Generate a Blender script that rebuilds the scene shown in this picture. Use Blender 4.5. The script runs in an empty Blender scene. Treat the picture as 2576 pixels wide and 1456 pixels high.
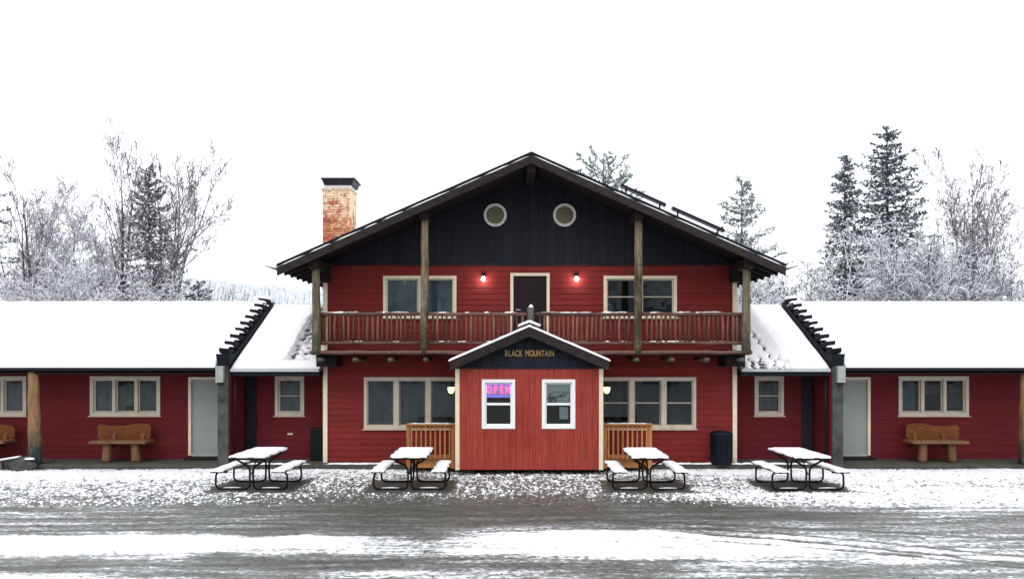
import bpy, math, random
import numpy as np
from mathutils import Vector, Matrix

R = math.radians
scene = bpy.context.scene
COL = scene.collection

# ------------------------------------------------------------------ camera, sky, sun
CAMX, CAMZ = -0.45, 2.73
cam_data = bpy.data.cameras.new('camera')
cam = bpy.data.objects.new('camera', cam_data)
COL.objects.link(cam)
cam.location = (CAMX, 0, CAMZ)
cam.rotation_euler = (R(90), 0, 0)
cam_data.sensor_width = 36
cam_data.lens = 36 * 1940 / 2576
cam_data.shift_y = 172 / 2576
cam_data.clip_start = 0.1
cam_data.clip_end = 6000
scene.camera = cam

SUN_EL, SUN_ROT = R(52), R(200)
world = bpy.data.worlds.new('World')
scene.world = world
world.use_nodes = True
wn, wl = world.node_tree.nodes, world.node_tree.links
wn.clear()
wout = wn.new('ShaderNodeOutputWorld')
wbg = wn.new('ShaderNodeBackground')
wsky = wn.new('ShaderNodeTexSky')
wsky.sky_type = 'NISHITA'
wsky.sun_disc = False
wsky.sun_elevation = SUN_EL
wsky.sun_rotation = SUN_ROT
wmix = wn.new('ShaderNodeMix')
wmix.data_type = 'RGBA'
wmix.inputs[0].default_value = 0.93
wmix.inputs[7].default_value = (11.6, 11.9, 12.4, 1)      # even overcast cloud over the clear sky
wl.new(wsky.outputs[0], wmix.inputs[6])
wl.new(wmix.outputs[2], wbg.inputs[0])
wbg.inputs[1].default_value = 0.1
wl.new(wbg.outputs[0], wout.inputs[0])

sun_data = bpy.data.lights.new('sun', 'SUN')
sun_data.energy = 0.9
sun_data.angle = R(40)
sun_data.color = (1, 0.96, 0.9)
sun = bpy.data.objects.new('sun', sun_data)
COL.objects.link(sun)
sd = Vector((math.sin(SUN_ROT) * math.cos(SUN_EL), math.cos(SUN_ROT) * math.cos(SUN_EL), math.sin(SUN_EL)))
sun.rotation_euler = sd.to_track_quat('Z', 'Y').to_euler()
sun.location = (0, 0, 40)

scene.view_settings.view_transform = 'Standard'
scene.view_settings.look = 'None'
scene.view_settings.exposure = 0.42
scene.view_settings.gamma = 1
scene.view_settings.use_curve_mapping = False

# ------------------------------------------------------------------ materials
class NT:
    def __init__(s, name):
        s.m = bpy.data.materials.new(name)
        s.m.use_nodes = True
        s.n = s.m.node_tree.nodes
        s.l = s.m.node_tree.links
        s.b = s.n['Principled BSDF']
        s.b.inputs['Specular IOR Level'].default_value = 0.18
    def node(s, t, **kw):
        x = s.n.new(t)
        for k, v in kw.items():
            setattr(x, k, v)
        return x
    def coord(s, scale=(1, 1, 1), world=False):
        if world:
            c = s.node('ShaderNodeNewGeometry').outputs['Position']
        else:
            c = s.node('ShaderNodeTexCoord').outputs['Object']
        mp = s.node('ShaderNodeMapping')
        mp.inputs['Scale'].default_value = scale
        s.l.new(c, mp.inputs[0])
        return mp.outputs[0]
    def noise(s, scale, vec, detail=4, rough=0.6):
        x = s.node('ShaderNodeTexNoise')
        x.inputs['Scale'].default_value = scale
        x.inputs['Detail'].default_value = detail
        x.inputs['Roughness'].default_value = rough
        s.l.new(vec, x.inputs['Vector'])
        return x.outputs['Fac']
    def ramp(s, fac, stops):
        x = s.node('ShaderNodeValToRGB')
        e = x.color_ramp.elements
        while len(e) < len(stops):
            e.new(0.5)
        for i, (p, c) in enumerate(stops):
            e[i].position = p
            e[i].color = (*c, 1) if len(c) == 3 else c
        s.l.new(fac, x.inputs[0])
        return x.outputs[0]
    def mix(s, fac, a, b, blend='MIX'):
        x = s.node('ShaderNodeMix', data_type='RGBA', blend_type=blend)
        for i, v in ((0, fac), (6, a), (7, b)):
            if isinstance(v, (int, float)):
                x.inputs[i].default_value = v
            elif isinstance(v, tuple):
                x.inputs[i].default_value = (*v, 1)
            else:
                s.l.new(v, x.inputs[i])
        return x.outputs[2]
    def math(s, op, a, b=0.0, clamp=False):
        x = s.node('ShaderNodeMath', operation=op, use_clamp=clamp)
        for i, v in ((0, a), (1, b)):
            if isinstance(v, (int, float)):
                x.inputs[i].default_value = v
            else:
                s.l.new(v, x.inputs[i])
        return x.outputs[0]
    def maprange(s, v, a, b, c=0.0, d=1.0):
        x = s.node('ShaderNodeMapRange')
        s.l.new(v, x.inputs[0])
        for i, q in ((1, a), (2, b), (3, c), (4, d)):
            x.inputs[i].default_value = q
        return x.outputs[0]
    def color(s, c):
        if isinstance(c, tuple):
            s.b.inputs['Base Color'].default_value = (*c, 1)
        else:
            s.l.new(c, s.b.inputs['Base Color'])
    def rough(s, v):
        if isinstance(v, (int, float)):
            s.b.inputs['Roughness'].default_value = v
        else:
            s.l.new(v, s.b.inputs['Roughness'])
    def bump(s, h, strength=0.3, dist=0.01):
        x = s.node('ShaderNodeBump')
        x.inputs['Strength'].default_value = strength
        x.inputs['Distance'].default_value = dist
        s.l.new(h, x.inputs['Height'])
        s.l.new(x.outputs[0], s.b.inputs['Normal'])
    def rand(s):
        return s.node('ShaderNodeObjectInfo').outputs['Random']
    def snow_by_normal(s, col, lo, hi, snow=(0.86, 0.87, 0.9), nscale=6, namp=0.5):
        g = s.node('ShaderNodeNewGeometry')
        sp = s.node('ShaderNodeSeparateXYZ')
        s.l.new(g.outputs['Normal'], sp.inputs[0])
        n = s.noise(nscale, s.coord(world=True), 2)
        v = s.math('ADD', sp.outputs[2], s.math('MULTIPLY', s.math('SUBTRACT', n, 0.5), namp))
        return s.mix(s.maprange(v, lo, hi), col, snow)

def wood_mat(name, c1, c2, stretch=(1, 1, 1), scale=6, rough=0.75, var=0.25, bump=0.25, stain=None):
    t = NT(name)
    v = t.coord(stretch, world=True)
    n1 = t.noise(scale, v, 6, 0.65)
    n2 = t.noise(scale * 4.3, v, 3, 0.6)
    f = t.math('ADD', t.math('MULTIPLY', n1, 0.7), t.math('MULTIPLY', n2, 0.3))
    c = t.ramp(f, [(0.3, c1), (0.68, c2)])
    if stain:
        n3 = t.noise(1.1, t.coord(world=True), 5, 0.7)
        c = t.mix(t.maprange(n3, 0.5, 0.75), c, stain)
    if var:
        r = t.maprange(t.rand(), 0, 1, 1 - var, 1 + var)
        cc = t.node('ShaderNodeCombineColor')
        for i in range(3):
            t.l.new(r, cc.inputs[i])
        c = t.mix(1.0, c, cc.outputs[0], 'MULTIPLY')
    t.color(c)
    t.rough(rough)
    t.bump(f, bump, 0.006)
    return t.m

def plain(name, c, rough=0.6, metal=0.0, nscale=9, var=0.25, bump=0.1):
    t = NT(name)
    n = t.noise(nscale, t.coord(world=True), 4)
    k = tuple(x * (1 - var) for x in c)
    k2 = tuple(min(1, x * (1 + var)) for x in c)
    t.color(t.ramp(n, [(0.3, k), (0.7, k2)]))
    t.rough(rough)
    t.b.inputs['Metallic'].default_value = metal
    if bump:
        t.bump(n, bump, 0.004)
    return t.m

H_ST, V_ST = (0.7, 6, 7), (7, 6, 0.5)
M = {}
M['siding'] = wood_mat('red_siding', (0.128, 0.0125, 0.0125), (0.232, 0.026, 0.022), H_ST, 4, 0.75, 0.11, 0.25, (0.155, 0.022, 0.022))
M['siding_low'] = wood_mat('wine_red_siding', (0.098, 0.0095, 0.0145), (0.152, 0.0155, 0.021), H_ST, 4, 0.8, 0.08, 0.25, (0.11, 0.015, 0.021))
M['plank_red'] = wood_mat('stained_red_plank', (0.16, 0.018, 0.014), (0.43, 0.072, 0.050), (11, 6, 0.45), 4, 0.75, 0.09, 0.3, (0.24, 0.028, 0.019))
M['black_board'] = wood_mat('black_stained_board', (0.009, 0.0105, 0.015), (0.019, 0.0215, 0.029), V_ST, 4, 0.7, 0.18, 0.3)
M['fascia'] = wood_mat('weathered_dark_fascia', (0.010, 0.009, 0.010), (0.042, 0.033, 0.028), (1.2, 6, 4), 4, 0.8, 0.2, 0.4)
M['soffit'] = wood_mat('dark_brown_soffit', (0.010, 0.007, 0.008), (0.022, 0.015, 0.015), H_ST, 4, 0.85, 0.1, 0.3)
M['cream'] = plain('cream_painted_trim', (0.76, 0.66, 0.50), 0.6, 0, 5, 0.08)
M['greige'] = plain('aged_cream_window_trim', (0.56, 0.49, 0.395), 0.6, 0, 5, 0.12)
M['vinyl'] = plain('white_vinyl', (0.85, 0.85, 0.85), 0.4, 0, 5, 0.02, 0)
def log_mat(name, light, mid, dark, zlo, zhi, amp):
    t = NT(name)
    st = t.noise(2.6, t.coord((9, 9, 0.8), world=True), 6, 0.7)
    bl = t.noise(1.0, t.coord((3.5, 3.5, 1.6), world=True), 6, 0.75)
    c = t.ramp(st, [(0.32, mid), (0.66, light)])
    sp = t.node('ShaderNodeSeparateXYZ')
    t.l.new(t.node('ShaderNodeNewGeometry').outputs['Position'], sp.inputs[0])
    rot = t.math('ADD', t.maprange(sp.outputs[2], zlo, zhi, 0.62, 0.0), t.math('MULTIPLY', t.math('SUBTRACT', bl, 0.5), amp))
    c = t.mix(t.maprange(rot, 0.18, 0.55), c, t.ramp(st, [(0.3, dark), (0.7, tuple(x * 2.6 for x in dark))]))
    t.color(c)
    t.rough(0.85)
    t.bump(st, 0.6, 0.008)
    return t.m
M['log'] = log_mat('weathered_log', (0.34, 0.265, 0.165), (0.10, 0.073, 0.045), (0.032, 0.027, 0.018), 3.2, 6.2, 1.9)
M['log_end'] = log_mat('mossy_weathered_log', (0.26, 0.215, 0.14), (0.075, 0.06, 0.04), (0.034, 0.032, 0.022), 2.8, 4.9, 2.2)
M['log_gold'] = log_mat('golden_log', (0.36, 0.215, 0.10), (0.12, 0.07, 0.035), (0.020, 0.024, 0.023), 0.2, 1.75, 1.1)
M['log_grey'] = wood_mat('grey_rotten_log', (0.035, 0.038, 0.036), (0.15, 0.14, 0.125), (9, 9, 1.0), 2.5, 0.9, 0.1, 0.7)
M['rail_log'] = wood_mat('red_brown_rail', (0.055, 0.025, 0.021), (0.19, 0.105, 0.085), (6, 6, 2), 3, 0.8, 0.3, 0.5)
M['baluster'] = wood_mat('red_brown_baluster', (0.06, 0.026, 0.020), (0.20, 0.10, 0.068), (8, 8, 1), 3, 0.8, 0.45, 0.5)
M['deck'] = wood_mat('balcony_timber', (0.02, 0.013, 0.012), (0.07, 0.045, 0.037), (1, 5, 6), 4, 0.85, 0.2, 0.5)
M['new_wood'] = wood_mat('yellow_new_timber', (0.25, 0.095, 0.03), (0.50, 0.23, 0.085), (5, 5, 1.2), 3, 0.7, 0.2, 0.3)
M['bench'] = wood_mat('varnished_orange_wood', (0.075, 0.024, 0.007), (0.215, 0.073, 0.017), (1.5, 6, 8), 3, 0.35, 0.15, 0.3, (0.11, 0.035, 0.011))
M['bench_leg'] = wood_mat('pale_log_leg', (0.085, 0.04, 0.022), (0.215, 0.112, 0.062), (8, 8, 1), 3, 0.6, 0.15, 0.4)
M['post_grey'] = plain('grey_weathered_post', (0.062, 0.066, 0.062), 0.85, 0, 4, 0.5, 0.4)
M['box_grey'] = plain('pale_grey_metal_box', (0.34, 0.36, 0.34), 0.5, 0, 6, 0.15)
M['slate'] = plain('dark_slate_cap', (0.007, 0.010, 0.017), 0.7, 0, 12, 0.5, 0.4)
M['metal_dark'] = plain('black_painted_steel', (0.005, 0.005, 0.006), 0.4, 0.0, 20, 0.3, 0.1)
M['iron_cap'] = plain('dark_iron_cap', (0.022, 0.023, 0.028), 0.5, 0.3, 12, 0.4)
M['gutter'] = plain('pale_metal_gutter', (0.5, 0.52, 0.55), 0.4, 0.2, 6, 0.12)
M['door_pale'] = plain('pale_grey_door', (0.32, 0.345, 0.33), 0.45, 0, 3, 0.05)
M['door_dark'] = plain('dark_maroon_door', (0.014, 0.007, 0.011), 0.4, 0, 3, 0.2)
M['interior'] = plain('dim_interior', (0.016, 0.017, 0.02), 0.9, 0, 2, 0.3, 0)
M['curtain'] = plain('blue_grey_curtain', (0.105, 0.135, 0.165), 0.9, 0, 4, 0.25)
M['curtain_pale'] = plain('pale_blue_blind', (0.17, 0.21, 0.25), 0.9, 0, 4, 0.15)
M['curtain_dark'] = plain('dark_teal_blind', (0.03, 0.045, 0.058), 0.8, 0, 4, 0.35)
M['blind_pale'] = plain('pale_blind', (0.22, 0.21, 0.24), 0.8, 0, 4, 0.15)
M['bin_navy'] = plain('navy_plastic', (0.0025, 0.005, 0.013), 0.55, 0, 12, 0.2)
M['bin_green'] = plain('black_green_plastic', (0.002, 0.0055, 0.0055), 0.55, 0, 12, 0.2)
M['paper'] = plain('white_paper', (0.75, 0.77, 0.78), 0.8, 0, 14, 0.12, 0)
M['letter'] = plain('golden_letter', (0.36, 0.235, 0.10), 0.6, 0.1, 30, 0.2)
M['louver'] = plain('tan_louver', (0.33, 0.30, 0.19), 0.6, 0, 9, 0.1, 0)
M['vent_rim'] = plain('pale_vent_rim', (0.72, 0.70, 0.64), 0.6, 0, 9, 0.06, 0)
M['panel'] = plain('dark_solar_glass', (0.005, 0.006, 0.010), 0.5, 0, 12, 0.2, 0)

def slab_mat():
    t = NT('worn_concrete')
    v = t.coord(world=True)
    n = t.noise(2.2, v, 7, 0.7)
    n2 = t.noise(30, v, 3)
    f = t.math('ADD', t.math('MULTIPLY', n, 0.75), t.math('MULTIPLY', n2, 0.25))
    t.color(t.ramp(f, [(0.3, (0.032, 0.031, 0.027)), (0.7, (0.105, 0.10, 0.083))]))
    t.rough(0.85)
    t.bump(f, 0.4, 0.01)
    return t.m
M['slab'] = slab_mat()

def snow_mat():
    t = NT('fresh_snow')
    v = t.coord(world=True)
    n = t.noise(14, v, 5, 0.7)
    t.color(t.ramp(n, [(0.3, (0.84, 0.855, 0.88)), (0.7, (0.90, 0.905, 0.915))]))
    t.rough(0.75)
    t.bump(n, 0.35, 0.02)
    return t.m
M['snow'] = snow_mat()

def shingle_mat():
    t = NT('asphalt_shingle')
    v = t.coord(world=True)
    n = t.noise(18, v, 4, 0.7)
    n2 = t.noise(3.0, v, 4, 0.7)
    c = t.ramp(n, [(0.3, (0.035, 0.035, 0.045)), (0.7, (0.12, 0.11, 0.13))])
    c = t.mix(t.maprange(n2, 0.47, 0.60), c, (0.66, 0.68, 0.72))     # dusting of snow caught in the shingles
    t.color(c)
    t.rough(0.9)
    t.bump(n, 0.4, 0.01)
    return t.m
M['shingle'] = shingle_mat()

def brick_mat():
    t = NT('limewashed_brick')
    v = t.coord(world=True)
    r = t.rand()
    base = t.ramp(r, [(0.0, (0.30, 0.075, 0.04)), (0.5, (0.39, 0.115, 0.06)), (1.0, (0.45, 0.17, 0.095))])
    n = t.noise(5.5, v, 8, 0.75)
    n2 = t.noise(26, v, 4, 0.7)
    f = t.math('ADD', t.math('MULTIPLY', n, 0.8), t.math('MULTIPLY', n2, 0.2))
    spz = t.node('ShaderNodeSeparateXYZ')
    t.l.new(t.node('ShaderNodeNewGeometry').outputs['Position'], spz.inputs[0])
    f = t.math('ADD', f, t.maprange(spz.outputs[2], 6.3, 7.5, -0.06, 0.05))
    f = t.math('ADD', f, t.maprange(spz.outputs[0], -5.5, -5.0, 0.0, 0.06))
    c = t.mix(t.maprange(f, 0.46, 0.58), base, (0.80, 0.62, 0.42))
    n3 = t.noise(3.1, v, 6, 0.7)
    c = t.mix(t.maprange(n3, 0.56, 0.75, 0, 0.6), c, (0.17, 0.075, 0.05))
    t.color(c)
    t.rough(0.9)
    t.bump(n2, 0.5, 0.01)
    return t.m
M['brick'] = brick_mat()
M['mortar'] = plain('pale_mortar', (0.55, 0.42, 0.32), 0.95, 0, 14, 0.3)

def glass_mat():
    t = NT('window_glass')
    t.n.remove(t.b)
    out = t.n['Material Output']
    tr = t.node('ShaderNodeBsdfTransparent')
    tr.inputs[0].default_value = (0.86, 0.9, 0.9, 1)
    gl = t.node('ShaderNodeBsdfGlossy')
    gl.inputs['Roughness'].default_value = 0.02
    n = t.noise(1.6, t.coord(world=True), 2)
    bp = t.node('ShaderNodeBump')
    bp.inputs['Strength'].default_value = 0.06
    bp.inputs['Distance'].default_value = 0.05
    t.l.new(n, bp.inputs['Height'])
    t.l.new(bp.outputs[0], gl.inputs['Normal'])
    fr = t.node('ShaderNodeFresnel')
    fr.inputs[0].default_value = 1.6
    mx = t.node('ShaderNodeMixShader')
    t.l.new(fr.outputs[0], mx.inputs[0])
    t.l.new(tr.outputs[0], mx.inputs[1])
    t.l.new(gl.outputs[0], mx.inputs[2])
    t.l.new(mx.outputs[0], out.inputs[0])
    return t.m
M['glass'] = glass_mat()

def emit_mat(name, c, s):
    t = NT(name)
    t.color((0.8, 0.8, 0.8))
    t.b.inputs['Emission Color'].default_value = (*c, 1)
    t.b.inputs['Emission Strength'].default_value = s
    return t.m
M['bulb'] = emit_mat('lit_flood_bulb', (1, 0.90, 0.80), 50)
M['lantern_glow'] = emit_mat('lit_lantern_glass', (1, 0.74, 0.30), 1.7)
M['neon_pink'] = emit_mat('neon_pink', (1.0, 0.05, 0.26), 1.3)
M['neon_blue'] = emit_mat('neon_blue', (0.12, 0.12, 1.0), 1.0)
M['neon_back'] = emit_mat('neon_backing', (0.10, 0.04, 0.62), 0.36)

def poster_mat():
    t = NT('grey_poster_print')
    v = t.coord((1, 1, 1.3), world=True)
    n = t.noise(9, v, 6, 0.65)
    sp = t.node('ShaderNodeSeparateXYZ')
    t.l.new(t.node('ShaderNodeNewGeometry').outputs['Position'], sp.inputs[0])
    up = t.maprange(sp.outputs[2], 1.86, 1.96)
    low = t.ramp(n, [(0.42, (0.10, 0.14, 0.14)), (0.58, (0.85, 0.9, 0.9))])
    hi = t.ramp(n, [(0.3, (0.6, 0.7, 0.7)), (0.65, (0.93, 0.95, 0.95))])
    t.color(t.mix(up, low, hi))
    return t.m
M['poster'] = poster_mat()

def bark_mat(name, c1, c2, snow_lo, snow_hi, amp=0.7):
    t = NT(name)
    n = t.noise(9, t.coord((1, 1, 0.4), world=True), 4)
    c = t.ramp(n, [(0.3, c1), (0.7, c2)])
    t.color(t.snow_by_normal(c, snow_lo, snow_hi, nscale=1.6, namp=amp))
    t.rough(0.9)
    return t.m
M['bark'] = bark_mat('bare_tree_bark', (0.045, 0.04, 0.045), (0.13, 0.115, 0.125), 0.2, 0.6)
M['twig'] = bark_mat('frosted_twig', (0.085, 0.076, 0.09), (0.19, 0.172, 0.197), -0.05, 0.6)
M['twig_lilac'] = bark_mat('rimed_twig', (0.14, 0.125, 0.155), (0.27, 0.24, 0.285), -0.2, 0.5)
M['twig_snow'] = bark_mat('snow_loaded_twig', (0.06, 0.068, 0.082), (0.17, 0.185, 0.215), -0.32, 0.16)
M['needle'] = bark_mat('dark_spruce_needle', (0.034, 0.055, 0.065), (0.085, 0.118, 0.135), 0.02, 0.62)
M['needle_grey'] = bark_mat('grey_brown_spruce_needle', (0.075, 0.07, 0.078), (0.16, 0.15, 0.165), 0.02, 0.66)
M['needle_pale'] = bark_mat('pale_pine_needle', (0.13, 0.18, 0.155), (0.24, 0.30, 0.27), 0.0, 0.62)
M['forest'] = bark_mat('far_hazed_frosted_forest', (0.27, 0.31, 0.36), (0.50, 0.55, 0.61), -0.1, 0.5)  # distance haze is put into these pale bluish colours, along with the frost

def ground_mat():
    t = NT('gravel_with_snow')
    pos = t.node('ShaderNodeNewGeometry').outputs['Position']
    at = t.node('ShaderNodeAttribute')
    at.attribute_name = 'snow_cover'
    cov = at.outputs['Fac']
    at2 = t.node('ShaderNodeAttribute')
    at2.attribute_name = 'tracks'
    trk = at2.outputs['Fac']
    def nz(scale, st, d=5, r=0.65):
        mp = t.node('ShaderNodeMapping')
        mp.inputs['Scale'].default_value = st
        t.l.new(pos, mp.inputs[0])
        return t.noise(scale, mp.outputs[0], d, r)
    speck = nz(11, (1, 0.55, 1), 3, 0.8)
    speck2 = nz(3.0, (1, 0.8, 1), 4, 0.7)
    streak = nz(1.4, (0.25, 2.3, 1), 7, 0.72)
    grain = nz(17, (0.6, 1.0, 1), 3, 0.7)
    iso = t.math('ADD', t.math('MULTIPLY', t.math('SUBTRACT', speck, 0.5), 2.9), t.math('MULTIPLY', t.math('SUBTRACT', speck2, 0.5), 1.3))
    st = t.math('ADD', t.math('MULTIPLY', t.math('SUBTRACT', streak, 0.5), 2.5), t.math('MULTIPLY', t.math('SUBTRACT', grain, 0.5), 1.6))
    nmix = t.node('ShaderNodeMix')
    t.l.new(trk, nmix.inputs[0]); t.l.new(iso, nmix.inputs[2]); t.l.new(st, nmix.inputs[3])
    val = t.math('ADD', cov, nmix.outputs[0])
    mw = t.maprange(trk, 0, 1, 0.62, 0.78)
    mr = t.node('ShaderNodeMapRange')
    t.l.new(val, mr.inputs[0]); mr.inputs[1].default_value = 0.44; t.l.new(mw, mr.inputs[2])
    mask = mr.outputs[0]
    g1 = nz(3.2, (0.5, 1.6, 1), 6, 0.7)
    g2 = nz(40, (1, 1, 1), 3, 0.7)
    gf = t.math('ADD', t.math('MULTIPLY', g1, 0.65), t.math('MULTIPLY', g2, 0.35))
    grav = t.ramp(gf, [(0.3, (0.034, 0.036, 0.032)), (0.5, (0.068, 0.072, 0.062)), (0.72, (0.125, 0.13, 0.113))])
    warm = nz(0.7, (0.6, 1.5, 1), 3)
    grav = t.mix(t.maprange(warm, 0.5, 0.7, 0, 0.3), grav, (0.095, 0.083, 0.083))
    # slush: half-melted snow greys between the two
    slush = t.mix(t.maprange(val, 0.0, 0.5, 0, 0.26), grav, (0.62, 0.63, 0.66))
    sn = t.ramp(g2, [(0.3, (0.80, 0.82, 0.85)), (0.7, (0.90, 0.905, 0.915))])
    t.color(t.mix(mask, slush, sn))
    t.rough(t.maprange(mask, 0, 1, 0.42, 0.8))
    t.b.inputs['Specular IOR Level'].default_value = 0.35
    hh = t.math('ADD', t.math('MULTIPLY', mask, 1.0), t.math('MULTIPLY', g2, 0.35))
    t.bump(hh, 0.5, 0.03)
    return t.m
M['ground'] = ground_mat()

def hill_mat():
    t = NT('snowy_hillside')
    n = t.noise(0.05, t.coord((1, 1, 1), world=True), 6, 0.7)
    t.color(t.ramp(n, [(0.35, (0.5, 0.54, 0.6)), (0.65, (0.75, 0.78, 0.82))]))
    t.rough(0.9)
    return t.m
M['hill'] = hill_mat()

# ------------------------------------------------------------------ mesh helpers
class MB:
    def __init__(s):
        s.v, s.f = [], []
    def add(s, vs, fs):
        o = len(s.v)
        s.v += [tuple(p) for p in vs]
        s.f += [tuple(i + o for i in f) for f in fs]
        return s
    def box(s, x0, x1, y0, y1, z0, z1):
        return s.add([(x0, y0, z0), (x1, y0, z0), (x1, y1, z0), (x0, y1, z0), (x0, y0, z1), (x1, y0, z1), (x1, y1, z1), (x0, y1, z1)],
                     [(0, 3, 2, 1), (4, 5, 6, 7), (0, 1, 5, 4), (1, 2, 6, 5), (2, 3, 7, 6), (3, 0, 4, 7)])
    def prism(s, pts, axis, a, b):
        """extrude a polygon along an axis; pts are the two other coordinates in order"""
        n = len(pts)
        def P(p, t):
            if axis == 'x': return (t, p[0], p[1])
            if axis == 'y': return (p[0], t, p[1])
            return (p[0], p[1], t)
        vs = [P(p, a) for p in pts] + [P(p, b) for p in pts]
        fs = [tuple(range(n)), tuple(range(2 * n - 1, n - 1, -1))]
        fs += [(i, i + n, (i + 1) % n + n, (i + 1) % n) for i in range(n)]
        return s.add(vs, fs)
    def tube(s, pts, r, sides=8, cap=True):
        pts = [Vector(p) for p in pts]
        rs = r if isinstance(r, (list, tuple)) else [r] * len(pts)
        rings, prev = [], None
        for i, p in enumerate(pts):
            d = (pts[min(i + 1, len(pts) - 1)] - pts[max(i - 1, 0)]).normalized()
            u = prev - d * prev.dot(d) if prev is not None else d.orthogonal()
            if u.length < 1e-4: u = d.orthogonal()
            u.normalize(); prev = u
            w = d.cross(u)
            rings.append([p + (u * math.cos(2 * math.pi * k / sides) + w * math.sin(2 * math.pi * k / sides)) * rs[i] for k in range(sides)])
        vs = [q for rg in rings for q in rg]
        fs = []
        for i in range(len(pts) - 1):
            for k in range(sides):
                a, b = i * sides + k, i * sides + (k + 1) % sides
                fs.append((a, b, b + sides, a + sides))
        if cap:
            fs.append(tuple(range(sides - 1, -1, -1)))
            fs.append(tuple((len(pts) - 1) * sides + k for k in range(sides)))
        return s.add(vs, fs)
    def lathe(s, prof, cx, cy, sides=20, sq=0.0):
        vs, fs = [], []
        for (r, z) in prof:
            for k in range(sides):
                a = 2 * math.pi * k / sides
                vs.append((cx + r * math.cos(a), cy + r * math.sin(a), z))
        for i in range(len(prof) - 1):
            for k in range(sides):
                a, b = i * sides + k, i * sides + (k + 1) % sides
                fs.append((a, b, b + sides, a + sides))
        fs.append(tuple(range(sides - 1, -1, -1)))
        fs.append(tuple((len(prof) - 1) * sides + k for k in range(sides)))
        return s.add(vs, fs)
    def ring_xz(s, cx, cz, ro, ri, y0, y1, n=32):
        vs, fs = [], []
        for (r, y) in ((ro, y0), (ro, y1), (ri, y1), (ri, y0)):
            for k in range(n):
                a = 2 * math.pi * k / n
                vs.append((cx + r * math.cos(a), y, cz + r * math.sin(a)))
        for j in range(4):
            for k in range(n):
                a, b = j * n + k, j * n + (k + 1) % n
                c, d = ((j + 1) % 4) * n + (k + 1) % n, ((j + 1) % 4) * n + k
                fs.append((a, d, c, b))
        return s.add(vs, fs)
    def lump(s, c, rx, ry, rz, rng):
        """small rounded low lump, 26 triangles or so"""
        x, y, z = c
        vs, n = [], 7
        for (k, h) in ((1.0, 0.0), (0.75, 0.6)):
            for i in range(n):
                a = 2 * math.pi * i / n
                j = rng.uniform(0.8, 1.2)
                vs.append((x + rx * k * j * math.cos(a), y + ry * k * j * math.sin(a), z + rz * h))
        vs.append((x, y, z + rz))
        fs = [(i, (i + 1) % n, n + (i + 1) % n, n + i) for i in range(n)] + [(n + i, n + (i + 1) % n, 2 * n) for i in range(n)]
        return s.add(vs, fs)
    def build(s, name, mat, parent=None, smooth=False, bevel=0.0, kind=None, label=None):
        L = Vector(parent['_w']) if parent is not None and '_w' in parent.keys() else Vector((0, 0, 0))
        me = bpy.data.meshes.new(name)
        me.from_pydata([(p[0] - L.x, p[1] - L.y, p[2] - L.z) for p in s.v], [], s.f)
        me.validate()
        me.update()
        if smooth:
            me.polygons.foreach_set('use_smooth', [True] * len(me.polygons))
        return link(name, me, mat, parent, bevel, kind, label)

def link(name, me, mat, parent=None, bevel=0.0, kind=None, label=None):
    o = bpy.data.objects.new(name, me)
    COL.objects.link(o)
    if mat is not None:
        me.materials.append(M[mat] if isinstance(mat, str) else mat)
    if parent is not None:
        o.parent = parent
        o['_w'] = tuple(parent['_w'])
    if bevel:
        b = o.modifiers.new('bevel', 'BEVEL')
        b.width = bevel
        b.segments = 2
        b.limit_method = 'ANGLE'
    if kind: o['kind'] = kind
    if label: o['label'] = label
    return o

def thing(name, label, cat, loc=(0, 0, 0), group=None):
    o = bpy.data.objects.new(name, None)
    COL.objects.link(o)
    o.location = loc
    o.empty_display_size = 0.2
    o['_w'] = tuple(float(x) for x in loc)
    o['label'] = label
    o['category'] = cat
    if group: o['group'] = group
    return o

def tag(o, label, cat, group=None):
    o['label'] = label
    o['category'] = cat
    if group: o['group'] = group
    return o

def dup(root, loc, label):
    r = root.copy(); COL.objects.link(r); r.location = loc; r['label'] = label
    for ch in list(root.children):
        c = ch.copy(); COL.objects.link(c); c.parent = r
        for g in list(ch.children):
            d = g.copy(); COL.objects.link(d); d.parent = c
    return r

def np_mesh(name, verts, faces):
    me = bpy.data.meshes.new(name)
    nv, (nf, k) = len(verts), faces.shape
    me.vertices.add(nv)
    me.vertices.foreach_set('co', np.ascontiguousarray(verts, np.float32).ravel())
    me.loops.add(nf * k)
    me.loops.foreach_set('vertex_index', np.ascontiguousarray(faces, np.int32).ravel())
    me.polygons.add(nf)
    me.polygons.foreach_set('loop_start', np.arange(0, nf * k, k, dtype=np.int32))
    me.polygons.foreach_set('loop_total', np.full(nf, k, np.int32))
    me.update(calc_edges=True)
    return me

def vnoise(x, y, seed=0):
    xi, yi = np.floor(x).astype(np.int64), np.floor(y).astype(np.int64)
    fx, fy = x - xi, y - yi
    fx, fy = fx * fx * (3 - 2 * fx), fy * fy * (3 - 2 * fy)
    def h(a, b):
        n = (a * 374761393 + b * 668265263 + seed * 974634777) & 0x7fffffff
        n = ((n ^ (n >> 13)) * 1274126177) & 0x7fffffff
        return ((n ^ (n >> 16)) & 0xffff) / 65535.0
    return (h(xi, yi) * (1 - fx) + h(xi + 1, yi) * fx) * (1 - fy) + (h(xi, yi + 1) * (1 - fx) + h(xi + 1, yi + 1) * fx) * fy
def fbm(x, y, seed=0, o=4):
    s, a, t = 0, 1, 0
    for i in range(o):
        s = s + a * vnoise(x * 2 ** i, y * 2 ** i, seed + i); t += a; a *= 0.55
    return s / t

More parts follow.
